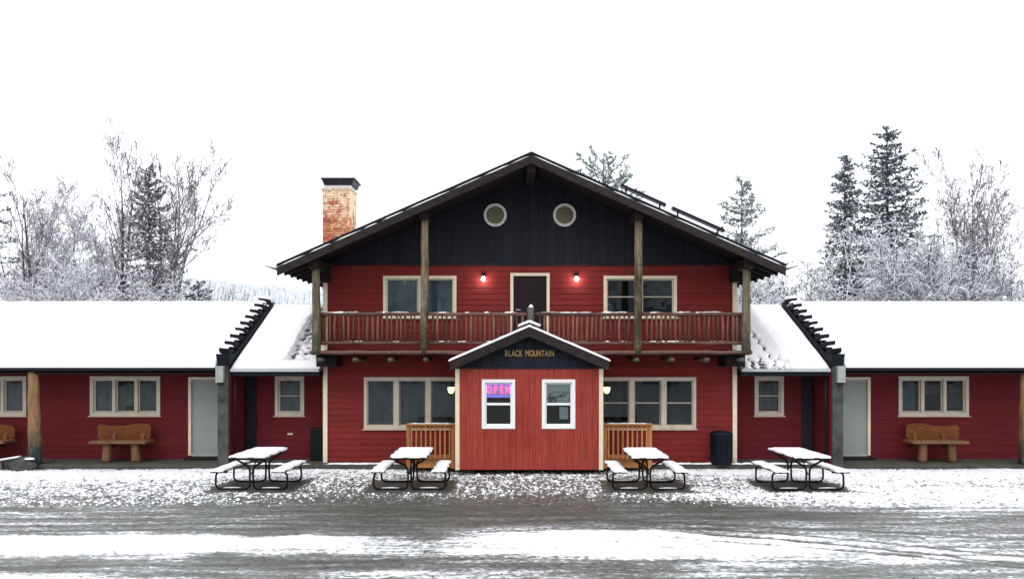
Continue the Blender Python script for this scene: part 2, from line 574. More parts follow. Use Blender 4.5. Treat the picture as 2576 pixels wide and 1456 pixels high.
# ------------------------------------------------------------------ ground
# rows: distance from the camera line, half width the row spans, snow cover along it from west to east
COVER = [
 (19.2, 12.9, [.1, .1, .1, .1, .1, .1, .1, .1, .3, .3, .1, .1, .1]),
 (18.5, 12.4, [1, 1, 1, .9, .8, .6, .5, .5, .85, 1, 1, 1, 1]),
 (17.95, 12.0, [.92, .92, .9, .75, .5, .42, .4, .45, .55, .75, .92, .92, .9]),
 (17.1, 11.4, [.66, .66, .64, .5, .4, .36, .38, .4, .42, .58, .75, .72, .7]),
 (16.3, 10.9, [.45, .5, .45, .42, .3, .3, .3, .32, .38, .5, .66, .6, .5]),
 (15.6, 10.4, [.5, .5, .5, .45, .25, .28, .28, .3, .55, .7, .75, .75, .75]),
 (14.9, 9.95, [.35, .3, .35, .2, .08, .05, .05, .1, .4, .6, .75, .75, .75]),
 (14.1, 9.4, [.4, .35, .35, .2, .0, -.05, -.05, .0, .05, .25, .5, .6, .65]),
 (13.4, 8.9, [.4, .45, .3, .2, .0, -.1, -.1, -.05, .0, .1, .15, .3, .35]),
 (12.9, 8.6, [.5, .5, .35, .4, .15, -.1, -.05, .0, .05, .15, .25, .3, .4]),
 (12.46, 8.3, [.42, .35, .3, .2, .1, -.05, .15, .3, .3, .3, .35, .4, .4]),
 (12.1, 8.05, [.35, .3, .4, .35, .35, .1, .5, .65, .4, .4, .35, .4, .35]),
 (11.7, 7.8, [.75, .85, .95, .95, .85, .2, .75, 1, .85, .6, .55, .5, .4]),
 (11.27, 7.5, [1, 1, 1, 1, .95, .7, .95, 1, 1, .95, .8, .6, .5]),
 (10.85, 7.2, [1, 1, 1, .9, .75, .6, .85, 1, 1, 1, .9, .75, .6]),
 (10.55, 7.0, [.6, .6, .5, .35, .3, .35, .6, .7, .9, .9, .85, .8, .65]),
 (10.2, 6.8, [.3, .4, .3, .15, .1, .1, .25, .3, .4, .55, .5, .6, .5]),
 (9.9, 6.6, [.4, .5, .4, .2, .15, .2, .25, .3, .3, .4, .4, .4, .4]),
 (9.5, 6.35, [.7, .7, .6, .4, .4, .45, .55, .45, .4, .45, .45, .45, .4]),
 (8.6, 6.0, [.45] * 13), (6.5, 6.0, [.3] * 13), (4.0, 6.0, [0.05] * 13)]
CD = np.array([r[0] for r in COVER])[::-1]
CW = np.array([r[1] for r in COVER])[::-1]
CV = np.array([r[2] for r in COVER])[::-1]
TABLES = [(-5.83, 16.45, -0.8), (-2.57, 16.45, 0.4), (2.38, 16.45, -0.5), (5.66, 16.45, 1.2)]

def cover_at(x, y):
    x, y = np.asarray(x, float), np.asarray(y, float)
    wx = x + (fbm(x * 0.5, y * 0.8, 5) - 0.5) * 1.5
    wy = y + (fbm(x * 0.45, y * 0.5, 9) - 0.5) * 0.7 + (fbm(x * 1.6, y * 1.2, 19, 3) - 0.5) * 0.35 + 0.0
    yy = np.clip(wy, CD[0], CD[-1])
    j = np.clip(np.searchsorted(CD, yy) - 1, 0, len(CD) - 2)
    t = (yy - CD[j]) / (CD[j + 1] - CD[j])
    def row(jj):
        u = np.clip((wx - CAMX + CW[jj]) / (2 * CW[jj]), 0, 1) * 12
        i = np.clip(u.astype(int), 0, 11)
        f = u - i
        return CV[jj, i] * (1 - f) + CV[jj, i + 1] * f
    c = row(j) * (1 - t) + row(j + 1) * t
    for (ox, oy, sl, wd, am) in ((2.4, 12.05, -0.47, 0.07, 0.75), (2.4, 12.45, -0.44, 0.06, 0.5), (2.0, 11.72, -0.40, 0.05, 0.6), (1.0, 13.1, -0.24, 0.07, 0.4),
                                 (-4.0, 13.25, 0.04, 0.06, 0.4), (-4.0, 12.75, 0.05, 0.08, 0.45), (-4.0, 12.3, 0.03, 0.06, 0.4), (-3.0, 10.35, 0.10, 0.10, 0.4)):
        cy = oy + sl * (x - ox) + 0.05 * np.sin(x * 1.3 + ox)
        side = np.clip((x - ox) * (1 if ox > 0 else -1) / 0.8 + 0.5, 0, 1)
        c = c - am * side * np.exp(-((y - cy) / wd) ** 2) * (0.55 + 0.9 * fbm(x * 1.5, y * 0.4, 61, 2))
    for (tx, ty, _) in TABLES:                       # ground kept bare by the table tops
        d = np.maximum(np.abs(x - tx) / 0.85, np.abs(y - ty + 0.05) / 0.75)
        c = c - 1.0 * np.clip((1.15 - d) / 0.3, 0, 1)
    return c

def rut_at(x, y):
    k = np.clip((14.6 - y) / 0.9, 0, 1)
    return k

def ground_z(x, y):
    c = np.clip(cover_at(x, y), 0, 1)
    bank = 0.0 * y
    return c * 0.028 + bank + (fbm(np.asarray(x) * 1.7, np.asarray(y) * 1.7, 3) - 0.5) * 0.035 + (fbm(np.asarray(x) * 9.0, np.asarray(y) * 6.0, 13, 2) - 0.5) * 0.022

def build_ground():
    xs = np.concatenate([[-1500, -500, -180, -80, -45, -28, -20, -16], np.linspace(-13.5, 13.5, 620), [16, 20, 28, 45, 80, 180, 500, 1500]])
    ys = np.concatenate([[-600, -150, -40, -10, 0, 4, 6.5, 8], np.linspace(8.6, 19.0, 300), [22, 27, 33, 40, 55, 80, 150, 400, 1200]])
    X, Y = np.meshgrid(xs, ys)
    cov = cover_at(X, Y)
    z = ground_z(X, Y)
    far = (np.abs(X) > 14) | (Y > 19.1) | (Y < 8.3)
    z = np.where(far, 0.0, z)
    z = np.where(Y > 19.1, -0.02, z)
    cov = np.where(Y > 19.1, 1.0, cov)
    v = np.stack([X, Y, z], -1).reshape(-1, 3)
    nx, ny = len(xs), len(ys)
    i = (np.arange(ny - 1)[:, None] * nx + np.arange(nx - 1)[None]).ravel()
    f = np.stack([i, i + 1, i + nx + 1, i + nx], 1)
    me = np_mesh('ground', v, f)
    a = me.attributes.new('snow_cover', 'FLOAT', 'POINT')
    a.data.foreach_set('value', cov.astype(np.float32).ravel())
    b = me.attributes.new('tracks', 'FLOAT', 'POINT')
    b.data.foreach_set('value', rut_at(X, Y).astype(np.float32).ravel())
    me.polygons.foreach_set('use_smooth', np.ones(len(f), bool))
    return link('ground', me, 'ground', kind='structure')
build_ground()

def scatter_lumps(name, n, mat, want, size, seed, y0, y1):
    rg = np.random.default_rng(seed)
    x = rg.uniform(-13, 13, n * 5)
    y = rg.uniform(y0, y1, n * 5)
    c = cover_at(x, y)
    ok = want(c, rg.random(len(x)))
    x, y = x[ok][:n], y[ok][:n]
    z = ground_z(x, y)
    n = len(x)
    s = rg.uniform(size[0], size[1], n) * np.where(rg.random(n) < 0.1, 1.7, 1)
    k = 6
    ang = np.arange(k) * 2 * np.pi / k
    jit = rg.uniform(0.7, 1.3, (n, k))
    vx = np.concatenate([x[:, None] + s[:, None] * jit * np.cos(ang), x[:, None] + 0 * s[:, None]], 1)
    vy = np.concatenate([y[:, None] + s[:, None] * jit * np.sin(ang), y[:, None] + 0 * s[:, None]], 1)
    vz = np.concatenate([np.repeat(z[:, None] - 0.012, k, 1), (z + s * rg.uniform(0.35, 0.75, n))[:, None]], 1)
    v = np.stack([vx, vy, vz], -1).reshape(-1, 3)
    b = np.arange(n)[:, None] * (k + 1)
    f = np.concatenate([np.stack([b[:, 0] + i, b[:, 0] + (i + 1) % k, b[:, 0] + k], 1) for i in range(k)])
    me = np_mesh(name, v, f)
    me.polygons.foreach_set('use_smooth', np.ones(len(f), bool))
    o = link(name, me, mat, kind='stuff')
    return o
scatter_lumps('snow_clumps', 9000, 'snow', lambda c, r: (c > 0.12) & (c < 0.85) & (r < c * 1.2), (0.014, 0.042), 4, 14.2, 18.7)
scatter_lumps('gravel', 7000, 'slab', lambda c, r: (c < 0.75) & (r < 0.9 - c), (0.008, 0.022), 7, 9.2, 18.6)

# porch pavement
SL = 0.12
mb = MB()
mb.prism([(18.9, -0.05), (19.0 - 0.1, SL - 0.015), (18.93, SL), (20.4, SL), (20.4, -0.05)], 'x', -17.5, 17.5)
mb.build('porch_pavement', 'slab', kind='structure')
# strip of snow blown onto the outer edge of the pavement
def ridge_snow(name, segs, y0, y1, z, h, seed, parent=None, kind='stuff'):
    m = MB()
    rg = random.Random(seed)
    for (a, b) in segs:
        n = max(3, int((b - a) / 0.09))
        rows = []
        for i in range(n + 1):
            x = a + (b - a) * i / n
            e = min(1, i / 2, (n - i) / 2)
            w0 = y0 + rg.uniform(-0.03, 0.05) + (1 - e) * 0.05
            w1 = y0 + (y1 - y0) * (0.55 + 0.45 * rg.random()) * max(e, 0.15)
            hh = h * (0.5 + 0.7 * rg.random()) * max(e, 0.1)
            rows.append([(x, w0, z), (x, w0 + 0.015, z + hh), (x, (w0 + w1) / 2, z + hh * 1.05), (x, max(w1, w0 + 0.03), z + 0.002)])
        vs = [p for r in rows for p in r]
        fs = [(i * 4 + k, (i + 1) * 4 + k, (i + 1) * 4 + k + 1, i * 4 + k + 1) for i in range(n) for k in range(3)]
        m.add(vs, fs)
    return m.build(name, 'snow', parent, smooth=True, kind=kind)
ridge_snow('edge_snow', [(2.9, 7.3), (-5.1, -3.2), (-7.0, -5.4)], 18.94, 19.13, SL, 0.03, 3)

# ------------------------------------------------------------------ generic building pieces
LY = 0.02
def cut_rects(x0, x1, z0, z1, openings):
    ops = sorted([o for o in openings if o[1] > x0 and o[0] < x1 and o[3] > z0 and o[2] < z1])
    out, x = [], x0
    for (a, b, c, d) in ops:
        a, b = max(a, x0), min(b, x1)
        if a > x + 0.005: out.append((x, a, z0, z1))
        if c > z0 + 0.008: out.append((a, b, z0, c))
        if d < z1 - 0.008: out.append((a, b, d, z1))
        x = max(x, b)
    if x < x1 - 0.005: out.append((x, x1, z0, z1))
    return out

def lap_siding(parent, x0, x1, z0, z1, y, course, openings, mat):
    n = max(1, round((z1 - z0) / course))
    h = (z1 - z0) / n
    rg = random.Random(int(abs(x0) * 100 + z0 * 7))
    for i in range(n):
        a, b = z0 + i * h, z0 + (i + 1) * h
        def depth(z): return 0.019 - 0.013 * (z - a) / h
        for (p, q, c, d) in cut_rects(x0, x1, a, b, openings):
            spans = [(p, q)]
            if q - p > 3.2:                          # long runs are butted from two boards
                m = p + (q - p) * rg.uniform(0.35, 0.65)
                spans = [(p, m - 0.0015), (m + 0.0015, q)]
            for (s, e) in spans:
                m = MB()
                m.prism([(y, c), (y - depth(c), c + 0.001), (y - depth(d), d - 0.001), (y, d)], 'x', s, e)
                m.build('clapboard', mat, parent)

def vert_boards(parent, x0, x1, z0, ztop, y, w, openings, mat, name='plank', gap=0.006, rng_seed=1):
    """ztop(x) gives the top edge; boards stand side by side with a recessed gap"""
    n = max(1, round((x1 - x0) / w))
    w = (x1 - x0) / n
    rg = random.Random(rng_seed)
    for i in range(n):
        a, b = x0 + i * w + gap / 2, x0 + (i + 1) * w - gap / 2
        pr = rg.uniform(0.019, 0.023)
        for (p, q, c, d) in cut_rects(a, b, z0, 99, openings):
            dz = d if d < 99 else None
            pts = [(p, c), (q, c)]
            if dz is None:
                pts.append((q, ztop(q)))
                if p < 0 < q and ztop(0) > max(ztop(p), ztop(q)) + 0.01: pts.append((0, ztop(0)))
                pts.append((p, ztop(p)))
            else:
                pts += [(q, dz), (p, dz)]
            MB().prism(pts, 'y', y - pr, y).build(name, mat, parent)

def window(parent, x0, x1, z0, z1, y, panes=3, trim=0.085, mull=0.08, rail=False, mat='greige', curtain='curtain', cover=1.0,
           sash='greige', blind=None, proud=0.045, sill=True, rails_z=None, label=None, sw=0.024):
    """casing, mullions, sash bars, panes and curtain; outer size x0..x1, z0..z1"""
    fr = MB()
    yf = y - proud
    fr.box(x0, x1, yf, y + 0.01, z1 - trim, z1)
    fr.box(x0, x1, yf, y + 0.01, z0, z0 + trim)
    fr.box(x0, x0 + trim, yf, y + 0.01, z0 + trim, z1 - trim)
    fr.box(x1 - trim, x1, yf, y + 0.01, z0 + trim, z1 - trim)
    w = fr.build('window', mat, parent, bevel=0.006, label=label)
    xi0, xi1, zi0, zi1 = x0 + trim, x1 - trim, z0 + trim, z1 - trim
    # deep jamb lining
    jb = MB()
    jb.box(xi0 - 0.01, xi0 + 0.012, y + 0.011, y + 0.12, zi0, zi1)
    jb.box(xi1 - 0.012, xi1 + 0.01, y + 0.011, y + 0.12, zi0, zi1)
    jb.box(xi0 + 0.012, xi1 - 0.012, y + 0.011, y + 0.12, zi1 - 0.012, zi1 + 0.01)
    jb.box(xi0 + 0.012, xi1 - 0.012, y + 0.011, y + 0.12, zi0 - 0.01, zi0 + 0.012)
    jb.build('jamb', sash, w)
    if sill:
        MB().box(x0 - 0.03, x1 + 0.03, yf - 0.03, y, z0 - 0.03, z0 - 0.002).build('sill', mat, w, bevel=0.005)
    pw = (xi1 - xi0 - mull * (panes - 1)) / panes
    for k in range(panes):
        a = xi0 + k * (pw + mull)
        b = a + pw
        if k:
            MB().box(a - mull, a, yf + 0.008, y + 0.05, zi0 + 0.0005, zi1 - 0.0005).build('mullion', sash, w, bevel=0.004)
        s = sw
        sb = MB()
        sb.box(a + 0.012, b - 0.012, y + 0.012, y + 0.05, zi1 - 0.013 - s, zi1 - 0.013)
        sb.box(a + 0.012, b - 0.012, y + 0.012, y + 0.05, zi0 + 0.013, zi0 + 0.013 + s)
        sb.box(a + 0.012, a + 0.012 + s, y + 0.0125, y + 0.0495, zi0 + 0.013, zi1 - 0.013)
        sb.box(b - 0.012 - s, b - 0.012, y + 0.0125, y + 0.0495, zi0 + 0.013, zi1 - 0.013)
        sb.build('sash', sash if not rail or rail == 'w' else sash, w)
        rz = rails_z if rails_z is not None else ([0.5] if rail else [])
        for q in rz:
            zc = zi0 + (zi1 - zi0) * q
            hh = 0.028 if rail == 'w' else 0.011
            MB().box(a + 0.04, b - 0.04, y + 0.006, y + 0.045, zc - hh, zc + hh).build('meeting_rail', sash, w)
        MB().box(a + 0.013, b - 0.013, y + 0.028, y + 0.034, zi0 + 0.014, zi1 - 0.014).build('pane', 'glass', w)
        cv = cover[k] if isinstance(cover, (list, tuple)) else cover
        cm = curtain[k] if isinstance(curtain, (list, tuple)) else curtain
        if cm and cv:
            c0, c1 = (a, a + (b - a) * cv) if cv > 0 else (b + (b - a) * cv, b)
            m = MB()
            n = max(8, int((c1 - c0) / 0.022))
            rg = random.Random(int(a * 977) + 13)
            ph, fq = rg.uniform(0, 6), rg.uniform(26, 38)
            xs = [c0 + (c1 - c0) * i / n for i in range(n + 1)]
            dy = [0.105 + 0.016 * math.sin(fq * x + ph + 0.8 * math.sin(9 * x)) for x in xs]
            vs = [(x, y + d, zi0 - 0.02) for x, d in zip(xs, dy)] + [(x, y + d, zi1 + 0.0) for x, d in zip(xs, dy)]
            m.add(vs, [(i, i + 1, n + 2 + i, n + 1 + i) for i in range(n)])
            m.build('curtain', cm, w, smooth=True)
        if blind and blind[k]:
            bl = MB()
            zt, zb = zi1 - 0.02, zi0 + (zi1 - zi0) * (1 - blind[k])
            nb = max(3, int((zt - zb) / 0.055))
            for q in range(nb):
                zc = zt - (zt - zb) * (q + 0.5) / nb
                bl.add([(a, y + 0.075, zc - 0.018), (b, y + 0.075, zc - 0.018), (b, y + 0.11, zc + 0.02), (a, y + 0.11, zc + 0.02)], [(0, 1, 2, 3)])
            bl.build('blind', 'blind_pale', w)
    return w

def door(parent, x0, x1, z0, z1, y, mat, trim=0.09, cream='cream', handle_left=True, panels=False):
    xi0, xi1, zt = x0 + trim, x1 - trim, z1 - trim
    d = MB().box(xi0 + 0.003, xi1 - 0.003, y + 0.01, y + 0.055, z0 + 0.02, zt - 0.003).build('door', mat, parent)
    f = MB()
    f.box(x0, xi0, y - 0.05, y + 0.06, z0, z1)
    f.box(xi1, x1, y - 0.05, y + 0.06, z0, z1)
    f.box(xi0, xi1, y - 0.05, y + 0.06, zt, z1)
    f.build('frame', cream, d, bevel=0.006)
    MB().box(xi0, xi1, y - 0.03, y + 0.06, z0 - 0.02, z0 + 0.018).build('threshold', 'gutter', d)
    hx = xi0 + 0.08 if handle_left else xi1 - 0.08
    h = MB()
    h.tube([(hx, y + 0.01, z0 + 0.98), (hx, y - 0.04, z0 + 0.98)], 0.018, 8)
    h.tube([(hx, y - 0.04, z0 + 0.98), (hx + (0.10 if handle_left else -0.10), y - 0.045, z0 + 0.98)], 0.011, 8)
    h.build('handle', 'gutter', d, smooth=True)
    return d

def snow_sheet(name, P, nu, nv, hfun, parent, label=None, back=False):
    """P(u,v) -> point on roof; hfun(u,v) -> snow depth (negative = bare)"""
    vs, fs = [], []
    for j in range(nv + 1):
        for i in range(nu + 1):
            u, v = i / nu, j / nv
            p = P(u, v)
            vs.append((p[0], p[1], p[2] + hfun(u, v)))
    W = nu + 1
    for j in range(nv):
        for i in range(nu):
            fs.append((j * W + i, j * W + i + 1, (j + 1) * W + i + 1, (j + 1) * W + i))
    m = MB()
    m.add(vs, fs)
    # skirt
    def skirt(idx):
        o = len(m.v)
        for (u, v) in idx:
            p = P(u, v)
            m.v.append((p[0], p[1], p[2] - 0.01))
        return o
    edges = [[(i / nu, 0) for i in range(nu + 1)], [(i / nu, 1) for i in range(nu, -1, -1)], [(0, j / nv) for j in range(nv, -1, -1)], [(1, j / nv) for j in range(nv + 1)]]
    top = [[i for i in range(W)], [nv * W + i for i in range(nu, -1, -1)], [j * W for j in range(nv, -1, -1)], [j * W + nu for j in range(nv + 1)]]
    for e, t in zip(edges, top):
        o = skirt(e)
        m.f += [(o + k, o + k + 1, t[k + 1], t[k]) for k in range(len(e) - 1)]
    return m.build(name, 'snow', parent, smooth=True, label=label)

def fb(x, y, s, o=3):
    return float(fbm(np.array([x]), np.array([y]), s, o)[0])

def round_log(mb, x, y, z0, z1, r0, r1, seed, sides=12, rings=10):
    rg = random.Random(seed)
    vs, fs = [], []
    ph = [rg.uniform(0, 6) for _ in range(6)]
    for j in range(rings + 1):
        t = j / rings
        r = r0 + (r1 - r0) * t
        ox, oy = 0.012 * math.sin(3 * t + ph[0]), 0.012 * math.sin(2.3 * t + ph[1])
        for k in range(sides):
            a = 2 * math.pi * k / sides
            rr = r * (1 + 0.06 * math.sin(3 * a + ph[2] + 2 * t) + 0.04 * math.sin(7 * t * 3 + ph[3] + a))
            vs.append((x + ox + rr * math.cos(a), y + oy + rr * math.sin(a), z0 + (z1 - z0) * t))
    for j in range(rings):
        for k in range(sides):
            a, b = j * sides + k, j * sides + (k + 1) % sides
            fs.append((a, b, b + sides, a + sides))
    fs.append(tuple(range(sides - 1, -1, -1)))
    fs.append(tuple(rings * sides + k for k in range(sides)))
    return mb.add(vs, fs)

# ------------------------------------------------------------------ the lodge (middle building)
YM = 19.3
lodge = thing('lodge', 'two-storey red lodge with black gable, log balcony and brick chimney in the middle', 'building', (0, YM, 0))
HW = 5.15
RZ, RS, RHW = 7.50, 0.4405, 5.88          # ridge height, slope, half width of the roof
RY0, RY1 = 17.92, 28.6
def roof_top(x): return RZ - RS * abs(x)

# inner volume and side walls
MB().box(-HW + 0.06, HW - 0.06, YM + 0.45, 28.0, 0.02, 4.95).build('interior', 'interior', lodge)
for s in (-1, 1):
    MB().box(min(s * (HW - 0.05), s * HW), max(s * (HW - 0.05), s * HW), YM + 0.002, 28.0, 0.02, 5.02).build('side_wall', 'siding', lodge)
MB().prism([(-HW, 0.02), (HW, 0.02), (HW, 5.0), (0, 7.27), (-HW, 5.0)], 'y', 28.0, 28.1).build('back_wall', 'siding', lodge)
MB().prism([(-HW + 0.05, 4.97), (HW - 0.05, 4.97), (HW - 0.05, 5.0), (0, 7.2), (-HW + 0.05, 5.0)], 'y', YM + 0.002, YM + 0.1).build('gable_sheathing', 'black_board', lodge)

low_ops = [(-4.12, -1.76, 0.99, 2.22), (1.76, 4.12, 0.99, 2.22), (-1.0, 1.0, 0.12, 2.4)]
up_ops = [(-3.64, -1.87, 3.765, 4.75), (1.87, 3.64, 3.765, 4.75), (-0.46, 0.46, 2.92, 4.82)]
lap_siding(lodge, -HW + 0.09, HW - 0.09, SL, 2.79, YM, 0.148, low_ops, 'siding')
lap_siding(lodge, -HW + 0.09, HW - 0.09, 2.93, 5.04, YM, 0.141, up_ops, 'siding')
MB().box(-HW, HW, YM - 0.045, YM + 0.002, 5.04, 5.10).build('belly_band', 'black_board', lodge)
vert_boards(lodge, -HW, HW, 5.10, lambda x: roof_top(x) - 0.17, YM, 0.215, [], 'black_board', name='gable_board')
for s in (-1, 1):
    for (a, b) in ((SL, 2.79), (2.93, 4.62)):
        m = MB()
        m.box(min(s * (HW - 0.09), s * (HW + 0.02)), max(s * (HW - 0.09), s * (HW + 0.02)), YM - 0.05, YM + 0.0, a, b)
        m.build('corner_trim', 'cream', lodge, bevel=0.006)

# lower triple windows, upper double windows
window(lodge, -4.15, -1.73, 0.96, 2.25, YM, 3, 0.075, 0.125, sw=0.014, mat='greige', curtain='curtain', cover=[1, 1, 1], proud=0.05)
window(lodge, 1.73, 4.15, 0.96, 2.25, YM, 3, 0.075, 0.125, sw=0.014, rail=True, mat='greige', curtain=['curtain_dark', 'curtain_dark', 'curtain_dark'], cover=[0.75, 1, -0.8], proud=0.05)
window(lodge, -3.67, -1.84, 3.735, 4.78, YM, 2, 0.08, 0.09, sw=0.02, rail=False, mat='cream', curtain='curtain_pale', cover=1.0, proud=0.05, sash='greige')
window(lodge, 1.84, 3.67, 3.735, 4.78, YM, 2, 0.08, 0.09, sw=0.02, rail=True, mat='cream', curtain='curtain_dark', cover=[0, 0], proud=0.05)
door(lodge, -0.49, 0.49, 2.95, 4.85, YM, 'door_dark', 0.075)
door(lodge, -0.9, 0.9, SL, 2.3, YM, 'door_pale', 0.09)

# round louvred vents in the gable
for cx in (-0.868, 0.863):
    cz = 6.29
    m = MB().ring_xz(cx, cz, 0.285, 0.225, YM - 0.075, YM - 0.022)
    v = m.build('vent', 'vent_rim', lodge, smooth=False)
    MB().prism([(cx + 0.23 * math.cos(a * math.pi / 12), cz + 0.23 * math.sin(a * math.pi / 12)) for a in range(24)], 'y', YM - 0.035, YM - 0.026).build('vent_back', 'soffit', v)
    for k in range(8):
        z = cz - 0.185 + k * 0.053
        hw = math.sqrt(max(0.001, 0.225 ** 2 - (z - cz) ** 2))
        MB().prism([(YM - 0.068, z - 0.02), (YM - 0.062, z - 0.022), (YM - 0.037, z + 0.016), (YM - 0.043, z + 0.018)], 'x', cx - hw, cx + hw).build('louver', 'louver', v)

# roof, barge boards, rafters
for s in (-1, 1):
    P = [(0, RZ - 0.01), (s * RHW, roof_top(RHW) - 0.01), (s * RHW, roof_top(RHW) - 0.15), (0, RZ - 0.16)]
    if s > 0: P = P[::-1]
    r = MB().prism(P, 'y', RY0, RY1).build('roof', 'soffit', lodge)
    # barge board, drip edge board, ragged snow on the ledge between the two
    a0, a1 = 0.0, s * (RHW + 0.02)
    def strip(z_hi, z_lo, y0, y1, e=0.0):
        q = [(a0, RZ + z_hi), (a1 + s * e, roof_top(a1 + s * e) + z_hi), (a1 + s * e, roof_top(a1 + s * e) + z_lo), (a0, RZ + z_lo)]
        if s > 0: q = q[::-1]
        return MB().prism(q, 'y', y0, y1)
    strip(-0.066, -0.265, RY0 - 0.05, RY0 - 0.002).build('barge_board', 'fascia', lodge)
    strip(0.02, -0.045, RY0 - 0.022, RY0 - 0.002, 0.02).build('drip_edge', 'slate', lodge)
    rg = random.Random(5 + s)
    m = MB()
    x = 0.05
    while x < RHW - 0.1:
        ln = rg.uniform(0.25, 1.1)
        xe = min(x + ln, RHW - 0.02)
        n = 4
        vs, fs = [], []
        for i in range(n + 1):
            xx = s * (x + (xe - x) * i / n)
            zz = roof_top(xx) - 0.074
            e = 0.3 if i in (0, n) else rg.uniform(0.7, 1.2)
            vs += [(xx, RY0 - 0.052, zz), (xx, RY0 - 0.047, zz + 0.019 * e), (xx, RY0 - 0.024, zz + 0.021 * e)]
        for i in range(n):
            for k in range(2):
                b = i * 3 + k
                fs.append((b, b + 3, b + 4, b + 1))
        m.add(vs, fs)
        x = xe + rg.uniform(0.01, 0.12)
    m.build('ledge_snow', 'snow', lodge, smooth=True, kind='stuff')
    snow_sheet('roof_snow', lambda u, v, s=s: (s * (0.0 + (RHW - 0.03) * u), RY0 + 0.03 + (RY1 - RY0 - 0.06) * v, roof_top((RHW - 0.03) * u) - 0.008),
               24, 40, lambda u, v: (0.065 + 0.03 * fb(u * 9, v * 12, 3)) * (0.45 if v in (0.0, 1.0) or u == 1.0 else 1), lodge)
    # rafter tails under the eave
    for k in range(20):
        y = RY0 + 0.25 + k * 0.52
        q = [(s * 5.1, roof_top(5.1) - 0.152), (s * (RHW - 0.06), roof_top(RHW - 0.06) - 0.152), (s * (RHW - 0.06), roof_top(RHW) - 0.24), (s * 5.1, roof_top(5.1) - 0.30)]
        if s > 0: q = q[::-1]
        MB().prism(q, 'y', y, y + 0.09).build('rafter', 'soffit', lodge)
    # eave gutter holding snow
    ex, ez = s * (RHW + 0.01), roof_top(RHW) - 0.12
    q = [(ex, ez - 0.03), (ex, ez + 0.01), (ex + s * 0.05, ez + 0.02), (ex + s * 0.34, ez + 0.11), (ex + s * 0.35, ez + 0.09), (ex + s * 0.06, ez - 0.02)]
    if s > 0: q = q[::-1]
    g = MB().prism(q, 'y', RY0 + 0.06, RY1 - 0.2).build('eave_flap', 'fascia', lodge)
    n = 60
    rg = random.Random(9)
    vs, fs = [], []
    for i in range(n + 1):
        y = RY0 + 0.055 + (RY1 - RY0 - 0.26) * i / n
        for (dx, dz) in ((0.03, 0.016), (0.06, 0.10), (0.16, 0.135), (0.28, 0.15), (0.335, 0.105)):
            vs.append((ex + s * dx, y, ez + dz + rg.uniform(-0.008, 0.012)))
    for i in range(n):
        for k in range(4):
            b = i * 5 + k
            fs.append((b, b + 1, b + 6, b + 5) if s < 0 else (b, b + 5, b + 6, b + 1))
    fs.append((0, 1, 2, 3, 4) if s > 0 else (4, 3, 2, 1, 0))
    MB().add(vs, fs).build('flap_snow', 'snow', lodge, smooth=True)
    # wall plate bracket beneath the eave
    MB().box(min(s * 4.98, s * 5.22), max(s * 4.98, s * 5.22), 18.0, YM + 0.3, 4.84, 5.045).build('purlin', 'soffit', lodge)
    MB().box(min(s * 4.97, s * 5.19), max(s * 4.97, s * 5.19), YM - 0.42, YM - 0.052, 4.60, 4.838).build('bracket', 'soffit', lodge)
    MB().box(min(s * 2.44, s * 2.62), max(s * 2.44, s * 2.62), 18.0, YM + 0.05, 5.98, 6.19).build('purlin', 'soffit', lodge)
MB().box(-0.1, 0.1, 18.0, YM + 0.05, 7.07, 7.32).build('ridge_beam', 'fascia', lodge)

# log posts
YB = 18.3
for i, (x, zt) in enumerate(((-5.08, 4.84), (-2.53, 5.98), (2.53, 5.98), (5.09, 4.84))):
    m = MB()
    round_log(m, x, YB - 0.06, 2.80, zt, 0.11 if i in (0, 3) else 0.098, 0.088, 21 + i, 14, 16)
    m.build('post', 'log_end' if i in (0, 3) else 'log', lodge, smooth=True)

# balcony
bal = MB().box(-5.12, 5.12, YB + 0.03, YM - 0.05, 2.79, 2.86).build('balcony', 'soffit', lodge)
nb = 7
for k in range(nb):
    a = YB + 0.0 + (YM - 0.06 - YB) * k / nb
    MB().box(-5.12, 5.12, a + 0.004, a + (YM - 0.06 - YB) / nb - 0.004, 2.8605, 2.895).build('deck_board', 'deck', bal)
def h_log(x0, x1, y, z, r, seed, mat, name, parent, sides=10):
    rg = random.Random(seed)
    n = max(4, int((x1 - x0) / 0.35))
    pts = [(x0 + (x1 - x0) * i / n, y + rg.uniform(-0.008, 0.008), z + rg.uniform(-0.008, 0.008)) for i in range(n + 1)]
    rs = [r * rg.uniform(0.9, 1.1) for _ in pts]
    return MB().tube(pts, rs, sides).build(name, mat, parent, smooth=True)
h_log(-5.22, 5.22, YB - 0.085, 2.862, 0.046, 3, 'rail_log', 'rim_log', bal)
posts_x = [-5.08, -2.53, 0.0, 2.53, 5.09]
for i in range(4):
    a, b = posts_x[i] + 0.10, posts_x[i + 1] - 0.10
    h_log(a, b, YB - 0.05, 3.765, 0.042, 11 + i, 'rail_log', 'top_rail', bal)
    h_log(a, b, YB - 0.05, 3.085, 0.038, 17 + i, 'rail_log', 'bottom_rail', bal)
    # snow line lying on the rails
    for (zz, hh) in ((3.800, 0.03), (3.118, 0.02)):
        segs, x = [], a + 0.03
        rg = random.Random(i * 7 + int(zz * 10))
        while x < b - 0.1:
            e = min(b - 0.03, x + rg.uniform(0.3, 1.4))
            segs.append((x, e))
            x = e + rg.uniform(0.05, 0.5 if zz < 3.5 else 0.15)
        ridge_snow('rail_snow', segs, YB - 0.075, YB - 0.02, zz - 0.006, hh, i, bal, kind=None)
bal_m = None
rg = random.Random(77)
